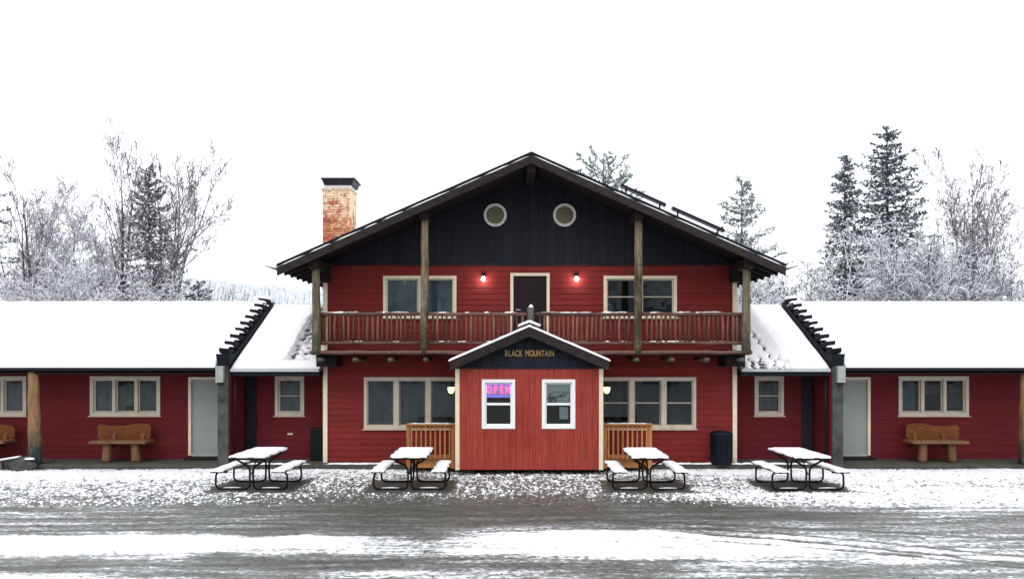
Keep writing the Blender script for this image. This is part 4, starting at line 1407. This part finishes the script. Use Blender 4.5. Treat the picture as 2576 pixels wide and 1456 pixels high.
# rock and plank at the foot of the log post
rock = thing('boulder', 'grey snow-dusted boulder at the foot of the left log post', 'rock', (-12.25, 18.75, 0.03))
m = MB()
rg = random.Random(4)
vs, fs, n = [], [], 12
for j, (k, h) in enumerate(((1.0, 0.0), (1.05, 0.12), (0.85, 0.22), (0.4, 0.285))):
    for i in range(n):
        a = 2 * math.pi * i / n
        q = rg.uniform(0.85, 1.15)
        vs.append((-12.3 + 0.3 * k * q * math.cos(a), 18.68 + 0.18 * k * q * math.sin(a), 0.03 + h * rg.uniform(0.9, 1.1)))
for j in range(3):
    for i in range(n):
        a, b = j * n + i, j * n + (i + 1) % n
        fs.append((a, b, b + n, a + n))
fs.append(tuple(3 * n + i for i in range(n)))
m.add(vs, fs).build('stone', 'post_grey', rock)
MB().lump((-12.13, 18.66, 0.285), 0.17, 0.11, 0.045, rg).build('snow_cap', 'snow', rock, smooth=True)
pl = thing('loose_plank', 'short snow-covered plank leaning on the boulder by the left log post', 'plank', (-12.6, 18.7, 0.2))
m = MB().add([(-12.92, 18.6, 0.21), (-12.35, 18.6, 0.30), (-12.35, 18.76, 0.30), (-12.92, 18.76, 0.21), (-12.92, 18.6, 0.245), (-12.35, 18.6, 0.335), (-12.35, 18.76, 0.335), (-12.92, 18.76, 0.245)],
             [(0, 3, 2, 1), (4, 5, 6, 7), (0, 1, 5, 4), (1, 2, 6, 5), (2, 3, 7, 6), (3, 0, 4, 7)])
m.build('board', 'log_grey', pl)
m = MB().add([(-12.90, 18.605, 0.248), (-12.37, 18.605, 0.332), (-12.37, 18.755, 0.332), (-12.90, 18.755, 0.248), (-12.88, 18.62, 0.282), (-12.39, 18.62, 0.362), (-12.39, 18.74, 0.362), (-12.88, 18.74, 0.282)],
             [(0, 3, 2, 1), (4, 5, 6, 7), (0, 1, 5, 4), (1, 2, 6, 5), (2, 3, 7, 6), (3, 0, 4, 7)])
m.build('snow_cap', 'snow', pl, smooth=False, bevel=0.01)
m = MB().box(-12.86, -12.78, 18.62, 18.74, 0.02, 0.218)
m.build('prop', 'log_grey', pl)

# ------------------------------------------------------------------ picnic tables
def arc(c, r, a0, a1, n, plane='xz', y=0):
    return [(c[0] + r * math.cos(a0 + (a1 - a0) * i / n), y, c[1] + r * math.sin(a0 + (a1 - a0) * i / n)) for i in range(n + 1)]
def make_table(label, seed):
    t = thing('picnic_table', label, 'picnic table', (0, 0, 0), 'snow-covered picnic tables')
    L2, TW, TH = 0.76, 0.365, 0.70
    # top and bench boards
    top = MB().box(-TW, TW, -L2, L2, TH - 0.045, TH - 0.012).build('tabletop', 'metal_dark', t, bevel=0.006)
    for k in range(4):
        a = -TW + 0.006 + k * 0.1825
        MB().box(a, a + 0.172, -L2 - 0.004, L2 + 0.004, TH - 0.0118, TH + 0.006).build('board', 'log_grey', top)
    def pillow(name, x0, x1, y0, y1, z, h, parent, sd, nx=8, ny=16):
        def P(u, v):
            e = 0.012
            x = x0 + (x1 - x0) * u + math.sin(v * 17 + sd) * e * (abs(u - 0.5) * 2) ** 3
            y = y0 + (y1 - y0) * v + math.sin(u * 13 + sd) * e * (abs(v - 0.5) * 2) ** 3
            return (x, y, z)
        def H(u, v):
            d = min(u * (x1 - x0), (1 - u) * (x1 - x0), v * (y1 - y0), (1 - v) * (y1 - y0))
            return h * (0.5 + 0.5 * min(1, d / 0.06)) + 0.012 * fb(u * 5 + sd, v * 8, 6)
        return snow_sheet(name, P, nx, ny, H, parent)
    pillow('snow_cover', -TW - 0.004, TW + 0.004, -L2 - 0.008, L2 + 0.008, TH + 0.006, 0.04, t, seed)
    for s in (-1, 1):
        a, b = min(s * 0.49, s * 0.76), max(s * 0.49, s * 0.76)
        st = MB().box(a, b, -L2 + 0.0, L2, 0.385, 0.42).build('bench_seat', 'metal_dark', t, bevel=0.006)
        pillow('snow_cover', a - 0.004, b + 0.004, -L2 - 0.008, L2 + 0.008, 0.42, 0.035, st, seed + s * 3, 6, 16)
    r = 0.021
    for yy in (-0.5, 0.5):
        fr = None
        for s in (-1, 1):
            # seat post, round corner, ground runner, round corner, centre post, curve out under the top
            pts = [(s * 0.50, yy, 0.37), (s * 0.66, yy, 0.37)]
            pts += [(s * (0.66 + 0.08 * math.sin(q)), yy, 0.29 + 0.08 * math.cos(q)) for q in (0.5, 1.0, 1.57)]
            pts += [(s * 0.745, yy, 0.14)]
            pts += [(s * (0.645 + 0.1 * math.cos(q)), yy, 0.12 - 0.1 * math.sin(q)) for q in (0.3, 0.8, 1.2, 1.57)]
            pts += [(s * 0.2, yy, 0.02)]
            pts += [(s * (0.14 - 0.10 * math.sin(q)), yy, 0.12 - 0.10 * math.cos(q)) for q in (0.4, 0.9, 1.3, 1.57)]
            pts += [(s * 0.032, yy, 0.34)]
            pts += [(s * (0.032 + 0.16 * (1 - math.cos(q))), yy, 0.38 + 0.16 * math.sin(q)) for q in (0.3, 0.7, 1.1)]
            pts += [(s * 0.27, yy, 0.60), (s * 0.32, yy, TH - 0.048)]
            m = MB().tube(pts, r, 8)
            m.build('leg', 'metal_dark', t, smooth=True)
            # second tube carrying the bench from the centre
            MB().tube([(s * 0.05, yy, 0.25), (s * 0.22, yy, 0.33), (s * 0.50, yy, 0.365)], 0.015, 6).build('seat_arm', 'metal_dark', t, smooth=True) if False else None
            # snow caught on the runner
            ms = MB().tube([(s * 0.22, yy, 0.047), (s * 0.4, yy, 0.05), (s * 0.58, yy, 0.047)], [0.008, 0.015, 0.009], 6)
            ms.build('runner_snow', 'snow', t, smooth=True)
        MB().box(-0.33, 0.33, yy - 0.02, yy + 0.02, TH - 0.075, TH - 0.0455).build('cross_bar', 'metal_dark', t)
        MB().tube([(0, yy, 0.33), (0, yy * 0.3, TH - 0.05)], 0.014, 6).build('brace', 'metal_dark', t, smooth=True)
    return t
TL = ['leftmost of the four picnic tables, in front of the parapet and left link', 'picnic table just left of the entrance hut',
      'picnic table just right of the entrance hut', 'rightmost of the four picnic tables, in front of the right link']
for i, (x, y, a) in enumerate(TABLES):
    t = make_table(TL[i], i * 2.1)
    gz = float(ground_z(np.array([x]), np.array([y]))[0])
    t.location = (x, y, max(0.0, gz) - 0.005)
    t.rotation_euler = (0, 0, R(a))

# ------------------------------------------------------------------ trees
def seg_mesh(name, segs, sides=3):
    """many tapered branch pieces in one mesh; segs rows: p0 xyz, p1 xyz, r0, r1"""
    S = np.array(segs, np.float64)
    P0, P1, R0, R1 = S[:, 0:3], S[:, 3:6], S[:, 6:7], S[:, 7:8]
    d = P1 - P0
    d /= np.maximum(np.linalg.norm(d, axis=1, keepdims=True), 1e-6)
    ref = np.where(np.abs(d[:, 2:3]) > 0.9, np.array([[1.0, 0, 0]]), np.array([[0, 0, 1.0]]))
    u = np.cross(d, ref); u /= np.maximum(np.linalg.norm(u, axis=1, keepdims=True), 1e-6)
    w = np.cross(d, u)
    a = np.arange(sides) * 2 * np.pi / sides + 0.5
    ring = u[:, None, :] * np.cos(a)[None, :, None] + w[:, None, :] * np.sin(a)[None, :, None]
    V = np.concatenate([P0[:, None] + ring * R0[:, None], P1[:, None] + ring * R1[:, None]], 1)
    n = len(S)
    b = np.arange(n)[:, None] * 2 * sides
    F = np.concatenate([np.concatenate([b + k, b + (k + 1) % sides, b + sides + (k + 1) % sides, b + sides + k], 1) for k in range(sides)])
    return np_mesh(name, V.reshape(-1, 3), F)

def norm(v):
    l = math.sqrt(v[0] * v[0] + v[1] * v[1] + v[2] * v[2]) or 1
    return (v[0] / l, v[1] / l, v[2] / l)
def tilt(d, ang, rg):
    """a direction leaning from d by ang about a random azimuth"""
    a = (rg.gauss(0, 1), rg.gauss(0, 1), rg.gauss(0, 1))
    k = a[0] * d[0] + a[1] * d[1] + a[2] * d[2]
    p = norm((a[0] - k * d[0], a[1] - k * d[1], a[2] - k * d[2]))
    c, s = math.cos(ang), math.sin(ang)
    return (d[0] * c + p[0] * s, d[1] * c + p[1] * s, d[2] * c + p[2] * s)

def bare_tree(label, x, y, H, seed, stems=((0, 0, 1.0),), kids=(9, 7, 5, 3), ang=(28, 38, 45, 50), up=0.10, droop=0.0, ratio=(0.5, 0.5, 0.5, 0.5),
              r0=0.16, bark='bark', twig='twig', cat='tree', group=None, name='bare_tree', start=0.3, wob=0.10, twig_min=0.010, flat=1.0, spread=1.0):
    rg = random.Random(seed)
    big, fine = [], []
    def grow(p, d, L, r, lev):
        n = (12, 6, 4, 3, 2)[lev]
        st = L / n
        rt = min(r, max(twig_min, r * 0.10))
        for i in range(n):
            t = i / n
            ra, rb = r + (rt - r) * t, r + (rt - r) * (i + 1) / n
            uz = up if lev < 2 else up - droop
            wb = wob * (1.0, 0.9, 0.75, 0.6, 0.6)[lev]
            d = norm((d[0] + rg.gauss(0, wb), d[1] + rg.gauss(0, wb) * flat, d[2] + rg.gauss(0, wb) + uz))
            q = (p[0] + d[0] * st, p[1] + d[1] * st, p[2] + d[2] * st)
            (big if (lev <= 1 and rb > 0.022) else fine).append((*p, *q, ra, rb))
            if lev < len(kids) and t >= (start if lev == 0 else 0.15):
                k = kids[lev] / (n * (1 - (start if lev == 0 else 0.15)))
                k = int(k) + (1 if rg.random() < k - int(k) else 0)
                for _ in range(k):
                    e = rg.random()
                    c = (p[0] + (q[0] - p[0]) * e, p[1] + (q[1] - p[1]) * e, p[2] + (q[2] - p[2]) * e)
                    nd = tilt(d, R(ang[lev] * rg.uniform(0.7, 1.35)), rg)
                    ll = L * ratio[lev] * rg.uniform(0.6, 1.15) * (1 - 0.45 * t)
                    if lev == 0 and nd[2] < 0.15: nd = norm((nd[0], nd[1], 0.2))
                    if spread != 1.0: nd = norm((nd[0] * spread, nd[1] * spread, nd[2]))
                    grow(c, nd, ll, max(twig_min, rb * 0.55), lev + 1)
            p = q
    for st_ in stems:
        lx, ly, hk = st_[:3]
        zs = st_[3] if len(st_) > 3 else -0.1
        d = norm((lx, ly, 1.0))
        j = 0.2 if len(st_) < 4 else 0.03
        grow((x + rg.uniform(-j, j), y + rg.uniform(-j, j), zs), d, H * hk, r0 * hk, 0)
    t = thing(name, label, cat, (x, y, 0), group)
    off = np.array([x, y, 0, x, y, 0, 0, 0])
    link('trunk', seg_mesh('trunk', np.array(big) - off, 5), bark, t)
    link('crown', seg_mesh('crown', np.array(fine) - off, 3), twig, t)
    return t

def leaf_mesh(name, L):
    """needle tufts: one narrow leaf-shaped quad each; rows: base xyz, tip xyz, half width, roll"""
    S = np.array(L, np.float64)
    P0, P1, W, A = S[:, 0:3], S[:, 3:6], S[:, 6:7], S[:, 7:8]
    d = P1 - P0
    d /= np.maximum(np.linalg.norm(d, axis=1, keepdims=True), 1e-6)
    ref = np.where(np.abs(d[:, 2:3]) > 0.9, np.array([[1.0, 0, 0]]), np.array([[0, 0, 1.0]]))
    u = np.cross(d, ref); u /= np.maximum(np.linalg.norm(u, axis=1, keepdims=True), 1e-6)
    w = np.cross(d, u)
    side = u * np.cos(A) + w * np.sin(A)
    mid = P0 + (P1 - P0) * 0.45
    V = np.stack([P0, mid + side * W, P1, mid - side * W], 1)
    n = len(S)
    b = np.arange(n)[:, None] * 4
    return np_mesh(name, V.reshape(-1, 3), np.concatenate([b, b + 1, b + 2, b + 3], 1))

def conifer(label, x, y, H, Rb, seed, mat='needle', droop=0.18, base=0.2, power=0.85, dense=1.0, upturn=0.25, whorl=0.42, per=6, name='spruce_tree', group=None, bare_gap=0.0, leaf=1.0, lean=0.0, tuft=False, top=0.0):
    rg = random.Random(seed)
    trunk, seg, lv = [], [], []
    n = 10
    for i in range(n):
        a, b = i / n, (i + 1) / n
        trunk.append((lean * a * H, 0, H * a - 0.1, lean * b * H, 0, H * b, 0.014 * H * (1 - a) + 0.02, 0.014 * H * (1 - b) + 0.015))
    def needles(p, q, d, k, ln, w):
        for _ in range(k):
            b = rg.random()
            g = (p[0] + (q[0] - p[0]) * b, p[1] + (q[1] - p[1]) * b, p[2] + (q[2] - p[2]) * b)
            nd = norm((d[0] * 0.8 + rg.gauss(0, 0.55), d[1] * 0.8 + rg.gauss(0, 0.55), d[2] * 0.8 + rg.gauss(0, 0.42)))
            l = ln * rg.uniform(0.6, 1.3)
            lv.append((*g, g[0] + nd[0] * l, g[1] + nd[1] * l, g[2] + nd[2] * l, w * rg.uniform(0.6, 1.3), rg.uniform(0, 3.14)))
    z = H * base
    while z < H * 0.99:
        t = z / H
        env = Rb * ((1 - t) ** power + top * (1 - t) ** 0.25)
        k = per if t < 0.9 else 4
        for j in range(k):
            if rg.random() < bare_gap: continue
            az = 2 * math.pi * (j + rg.random() * 0.9) / k
            L = (env * rg.uniform(0.72, 1.05) + 0.15) * rg.uniform(0.7, 1.1)
            el = -droop + 1.0 * max(0, t - 0.6) + rg.gauss(0, 0.10)
            m = 5
            p = (lean * z, 0, z + rg.uniform(-0.2, 0.2))
            d = norm((math.cos(az), math.sin(az), el))
            for i in range(m):
                f = i / m
                d = norm((d[0] + rg.gauss(0, 0.06), d[1] + rg.gauss(0, 0.06), d[2] + upturn * (f - 0.25) * 0.55))
                q = (p[0] + d[0] * L / m, p[1] + d[1] * L / m, p[2] + d[2] * L / m)
                rr = 0.03 * (1 - f) + 0.012
                seg.append((*p, *q, rr, rr * 0.85))
                if tuft and f < 0.35: 
                    p = q
                    continue
                ns = max(1, int(L / m / 0.13 * dense))
                for s_ in range(ns):
                    e = (s_ + rg.random()) / ns
                    c = (p[0] + (q[0] - p[0]) * e, p[1] + (q[1] - p[1]) * e, p[2] + (q[2] - p[2]) * e)
                    side = 1 if (s_ + i) % 2 else -1
                    sd = norm((d[0] * 0.8 - d[1] * side * rg.uniform(0.4, 1.0), d[1] * 0.8 + d[0] * side * rg.uniform(0.4, 1.0), d[2] + rg.uniform(-0.30, 0.18)))
                    sl = min(0.75, (0.16 + 0.20 * L * (1 - 0.7 * f))) * rg.uniform(0.6, 1.2)
                    e2 = (c[0] + sd[0] * sl, c[1] + sd[1] * sl, c[2] + sd[2] * sl)
                    seg.append((*c, *e2, 0.014, 0.008))
                    needles(c, e2, sd, max(4, int(sl * 20)), 0.19 * leaf, 0.042 * leaf)
                needles(p, q, d, max(2, int(L / m * 9)), 0.19 * leaf, 0.036 * leaf)
                p = q
            needles(p, (p[0] + d[0] * 0.1, p[1] + d[1] * 0.1, p[2] + d[2] * 0.1), d, 5, 0.2 * leaf, 0.036 * leaf)
        z += whorl * rg.uniform(0.75, 1.2) * (0.6 + 0.4 * (1 - t))
    needles((lean * H, 0, H * 0.96), (lean * H, 0, H * 1.0), (0, 0, 1), 24, 0.24 * leaf, 0.035)
    t = thing(name, label, 'tree', (x, y, 0), group)
    link('trunk', seg_mesh('trunk', trunk, 8), 'bark', t)
    me = leaf_mesh('crown', lv)
    link('crown', me, mat, t)
    link('limbs', seg_mesh('limbs', seg, 3), 'bark', t)
    return t

def px(u, D): return (u - 1288) * D / 1940 + CAMX      # where a direction seen in the picture meets distance D
def ht(v, D): return CAMZ + (900 - v) * D / 1940

# left group
bare_tree('tall dark bare tree with two upright trunks near the left edge', px(92, 36), 36, ht(480, 36), 11, ((-0.05, 0, 1.0), (0.03, 0.05, 0.9), (-0.17, 0, 0.80), (0.13, 0.1, 0.78)), (7, 5, 4, 3), (26, 34, 40, 45), r0=0.15, up=0.08, start=0.40, ratio=(0.38, 0.45, 0.5, 0.5), wob=0.06, twig_min=0.0135)
bare_tree('pale rime-covered bare tree third from the left edge, dense with twigs', px(172, 42), 42, ht(545, 42), 12, ((0, 0, 1), (0.10, 0, 0.95), (-0.12, 0, 0.9)), (15, 10, 7, 3), (30, 42, 52, 58), bark='twig', twig='twig_lilac', r0=0.11, droop=0.12, start=0.2, wob=0.12, twig_min=0.013, ratio=(0.42, 0.5, 0.5, 0.5))
bare_tree('pale rime-covered bare tree just left of the brown spruce', px(250, 43), 43, ht(535, 43), 13, ((0, 0, 1), (0.10, 0, 0.95), (-0.12, 0, 0.9)), (15, 10, 7, 3), (30, 42, 52, 58), bark='twig', twig='twig_lilac', r0=0.11, droop=0.12, start=0.2, wob=0.12, twig_min=0.013, ratio=(0.42, 0.5, 0.5, 0.5))
bare_tree('tallest bare tree on the left with an upright forked trunk beside the brown spruce', px(322, 39), 39, ht(425, 39), 14, ((-0.02, 0, 1.0), (-0.02, 0.03, 0.93), (0.05, 0, 0.9)), (8, 6, 5, 3), (24, 32, 40, 45), r0=0.15, up=0.12, start=0.48, ratio=(0.36, 0.45, 0.5, 0.5), wob=0.04, twig_min=0.0135)
bare_tree('bare tree with fanning dark limbs rising behind the brown spruce', px(392, 40), 40, ht(445, 40), 15, ((-0.03, 0, 1.0), (0.07, 0, 1.02), (0.15, 0.05, 1.0), (0.22, 0, 0.96)), (10, 7, 5, 3), (22, 30, 40, 45), r0=0.13, up=0.015, start=0.42, ratio=(0.36, 0.45, 0.5, 0.5), wob=0.05, twig_min=0.0135)
bare_tree('slender bare tree whose bent limbs lean far right over the wing roof', px(432, 36), 36, ht(500, 36), 16, ((0, 0, 0.82), (0.95, 0, 0.42, ht(665, 36)), (1.25, 0.1, 0.34, ht(640, 36)), (0.4, 0, 0.40, ht(680, 36))), (5, 4, 3), (26, 34, 40), r0=0.10, up=0.0, start=0.4, ratio=(0.26, 0.45, 0.5), wob=0.04, twig_min=0.014)
conifer('snow-dusted grey-brown spruce standing behind the left wing roof', px(375, 38), 38, ht(428, 38), 5.0, 21, 'needle_grey', droop=0.0, upturn=0.75, power=1.0, dense=0.85, whorl=0.36, per=7, bare_gap=0.08)
conifer('dark pine cut off by the left edge of the picture', px(-25, 36), 36, ht(455, 36), 2.3, 22, 'needle', droop=0.10, upturn=0.3, power=0.5, dense=0.8, whorl=0.85, per=5, bare_gap=0.25, name='pine_tree')
LSH = [(20, 34, 655, 'twig_snow'), (88, 33, 665, 'twig_lilac'), (150, 34, 640, 'twig_snow'), (205, 33, 650, 'twig_lilac'), (262, 34, 655, 'twig_snow'), (318, 33, 665, 'twig_lilac'), (405, 34, 690, 'twig_snow'), (470, 33, 700, 'twig_lilac')]
LSL = ['snow-loaded bush at the left edge above the wing roof', 'greyish rimed bush below the two-trunked bare tree', 'snow-loaded bush right of the two-trunked bare tree',
       'greyish rimed bush under the first pale tree', 'snow-loaded bush under the second pale tree', 'greyish rimed bush left of the spruce foot', 'snow-loaded bush right of the spruce foot', 'last low rimed bush on the left, by the distant hill']
for i, (u, D, v, tw) in enumerate(LSH):
    bare_tree(LSL[i], px(u, D), D, ht(v, D) * 0.92, 60 + i, ((-0.35, 0.1, 0.85), (-0.15, -0.1, 1.0), (0.05, 0.1, 1.0), (0.25, -0.1, 0.95), (0.45, 0.1, 0.8)), (11, 8, 6), (34, 42, 50), bark='twig', twig=tw, r0=0.06, up=0.02, droop=0.12, start=0.32, wob=0.12, twig_min=0.014, ratio=(0.42, 0.5, 0.5), name='snowy_bush', cat='bush', group='snowy bushes behind the left wing')
conifer('low green snow-dusted fir beside the spruce, above the left wing ridge', px(500, 32), 32, ht(716, 32), 2.2, 23, 'needle', droop=0.12, power=0.8, dense=0.8, name='fir_tree')

# right group
conifer('pale fluffy pine showing above the right slope of the lodge roof', px(1518, 44), 44, ht(392, 44), 3.9, 31, 'needle_pale', droop=-0.35, upturn=0.6, power=0.55, top=0.22, dense=0.9, whorl=0.5, per=7, bare_gap=0.2, name='pine_tree', leaf=1.25, base=0.6, tuft=True)
conifer('pale pine with upturned branches between the lodge eave and the dark spruces', px(1866, 40), 40, ht(455, 40), 5.6, 32, 'needle_pale', droop=-0.05, upturn=0.8, power=0.92, dense=0.8, whorl=0.5, per=6, bare_gap=0.25, base=0.35, name='pine_tree', leaf=1.15)
conifer('narrow dark spruce, shorter of the dark pair on the right', px(2125, 40), 40, ht(395, 40), 2.7, 33, 'needle', droop=0.14, upturn=0.4, power=0.85, dense=0.85, whorl=0.38, per=7, bare_gap=0.08)
conifer('tallest dark spruce with a snowy crown above the right wing roof', px(2232, 40), 40, ht(326, 40), 4.9, 34, 'needle', droop=0.0, upturn=0.5, power=0.74, dense=0.9, whorl=0.50, per=8, bare_gap=0.12, leaf=1.15)
bare_tree('bare tree with many slim stems right of the tallest spruce', px(2425, 37), 37, ht(460, 37), 41, ((0.0, 0, 1.0), (-0.07, 0.05, 0.97), (0.06, 0, 1.0), (0.12, 0.05, 0.9), (-0.13, 0, 0.88)), (14, 8, 5, 3), (24, 34, 44, 48), r0=0.10, up=0.015, start=0.32, ratio=(0.33, 0.45, 0.5, 0.5), wob=0.05, twig='twig', twig_min=0.0135)
bare_tree('bare tree with broken dark trunks at the right edge', px(2548, 36), 36, ht(545, 36), 42, ((-0.02, 0, 0.9), (0.08, 0.05, 1.0), (-0.2, 0, 0.8), (0.18, 0, 0.9)), (8, 6, 4, 3), (28, 36, 42, 45), r0=0.16, up=0.08, start=0.35, ratio=(0.36, 0.45, 0.5, 0.5), wob=0.09, twig_min=0.0135)
bare_tree('lilac-grey bare tree between the tallest spruce and the slim-stemmed tree', px(2318, 37), 37, ht(610, 37), 43, ((0.05, 0, 1.0), (-0.12, 0, 0.9), (0.22, 0, 0.95)), (12, 8, 5, 3), (32, 40, 48, 50), bark='bark', twig='twig_lilac', r0=0.09, up=0.04, droop=0.06, start=0.3, twig_min=0.012, ratio=(0.40, 0.5, 0.5, 0.5))
RSH = [(1890, 31, 712, -.1), (1935, 33, 690, -.2), (1965, 34, 650, .25), (2030, 33, 620, .5), (2095, 32, 600, .55), (2165, 33, 575, .5), (2230, 32, 610, .55), (2290, 33, 600, .5), (2345, 32, 650, .5), (2395, 33, 690, .3), (2470, 34, 735, .1), (2530, 33, 715, .0)]
RSL = ['low snow-loaded bush peeping past the right balcony post', 'snow-loaded bush just right of the lodge balcony', 'second snow-loaded bush right of the lodge, left of the narrow spruce', 'snow-loaded arching tree left of the narrow spruce', 'snow-loaded arching tree in front of the narrow spruce',
       'tall snow-loaded arching tree between the two dark spruces', 'snow-loaded arching tree in front of the tallest spruce', 'snow-loaded arching tree just right of the tallest spruce', 'snow-loaded arching bush below the lilac-grey bare tree',
       'low snow-loaded bush at the foot of the slim-stemmed tree', 'lowest snowy bush between the slim-stemmed tree and the right edge', 'snowy bush at the right edge under the broken-trunked tree']
for i, (u, D, v, ln) in enumerate(RSH):
    bare_tree(RSL[i], px(u, D) - ln * 1.6, D, ht(v, D) * 0.97, 80 + i, ((ln - 0.35, 0.1, 0.85), (ln - 0.15, -0.1, 1.0), (ln, 0.1, 1.0), (ln + 0.2, -0.1, 0.95), (ln + 0.4, 0.1, 0.8)), (13, 10, 6), (30, 38, 46), bark='twig_snow', twig='twig_snow', r0=0.06, up=-0.01, droop=0.16, start=0.26, wob=0.10, twig_min=0.017, ratio=(0.42, 0.5, 0.5), name='snowy_bush' if v > 640 else 'arching_tree', cat='bush' if v > 640 else 'tree', group='snow-loaded trees behind the right wing')

# ------------------------------------------------------------------ far hill and forest
def hill_z(x, y):
    t = np.clip((y - 160) / 340, 0, 1)
    t = t * t * (3 - 2 * t)
    prof = 14 + 37 * np.clip((140 - x) / 380, 0, 1) ** 0.8 + 5 * (fbm(x * 0.012 + 40, y * 0.004 + 3, 2) - 0.5) - 4 * np.clip((x + 190) / 120, 0, 1) * np.clip((30 - x) / 80, 0, 1)
    return -2 + t * prof + (fbm(x * 0.03, y * 0.03, 6) - 0.5) * 3 * t
xs, ys = np.linspace(-900, 900, 120), np.linspace(150, 900, 50)
Xg, Yg = np.meshgrid(xs, ys)
Zg = hill_z(Xg, Yg)
i = (np.arange(49)[:, None] * 120 + np.arange(119)[None]).ravel()
me = np_mesh('hill', np.stack([Xg, Yg, Zg], -1).reshape(-1, 3), np.stack([i, i + 1, i + 121, i + 120], 1))
me.polygons.foreach_set('use_smooth', np.ones(len(i), bool))
link('hill', me, 'hill', kind='structure')

rg = np.random.default_rng(12)
n = 9000
y = 230 + 290 * rg.random(n) ** 0.7
x = (rg.random(n) * 2 - 1) * 0.62 * y
z = hill_z(x, y)
h = rg.uniform(5, 10, n)
S = []
def sg(p0z, p1z, r0, r1, dx=0):
    return np.stack([x, y, z + p0z, x + dx, y, z + p1z, r0, r1], 1)
o = np.ones(n)
S = np.concatenate([sg(0 * h, h * 0.5, h * 0.13, h * 0.12), sg(h * 0.45, h * 0.8, h * 0.13, h * 0.07), sg(h * 0.75, h, h * 0.08, h * 0.01)])
link('far_forest', seg_mesh('far_forest', S, 5), 'forest', kind='stuff')

rg = np.random.default_rng(31)
n = 700
x, y, z = rg.uniform(-120, 120, n), rg.uniform(-75, -48, n), np.full(n, -0.3)
h = rg.uniform(11, 19, n)
S = np.concatenate([np.stack([x, y, z + h * a, x, y, z + h * b, h * r0 * rg.uniform(0.8, 1.2, n), h * r1], 1)
                    for (a, b, r0, r1) in ((0.0, 0.3, 0.03, 0.03), (0.08, 0.45, 0.19, 0.07), (0.3, 0.65, 0.15, 0.05), (0.5, 0.82, 0.11, 0.03), (0.7, 1.0, 0.07, 0.002))])
link('treeline', seg_mesh('treeline', S, 7), 'needle', kind='stuff')

for o in bpy.data.objects:
    if '_w' in o.keys():
        del o['_w']
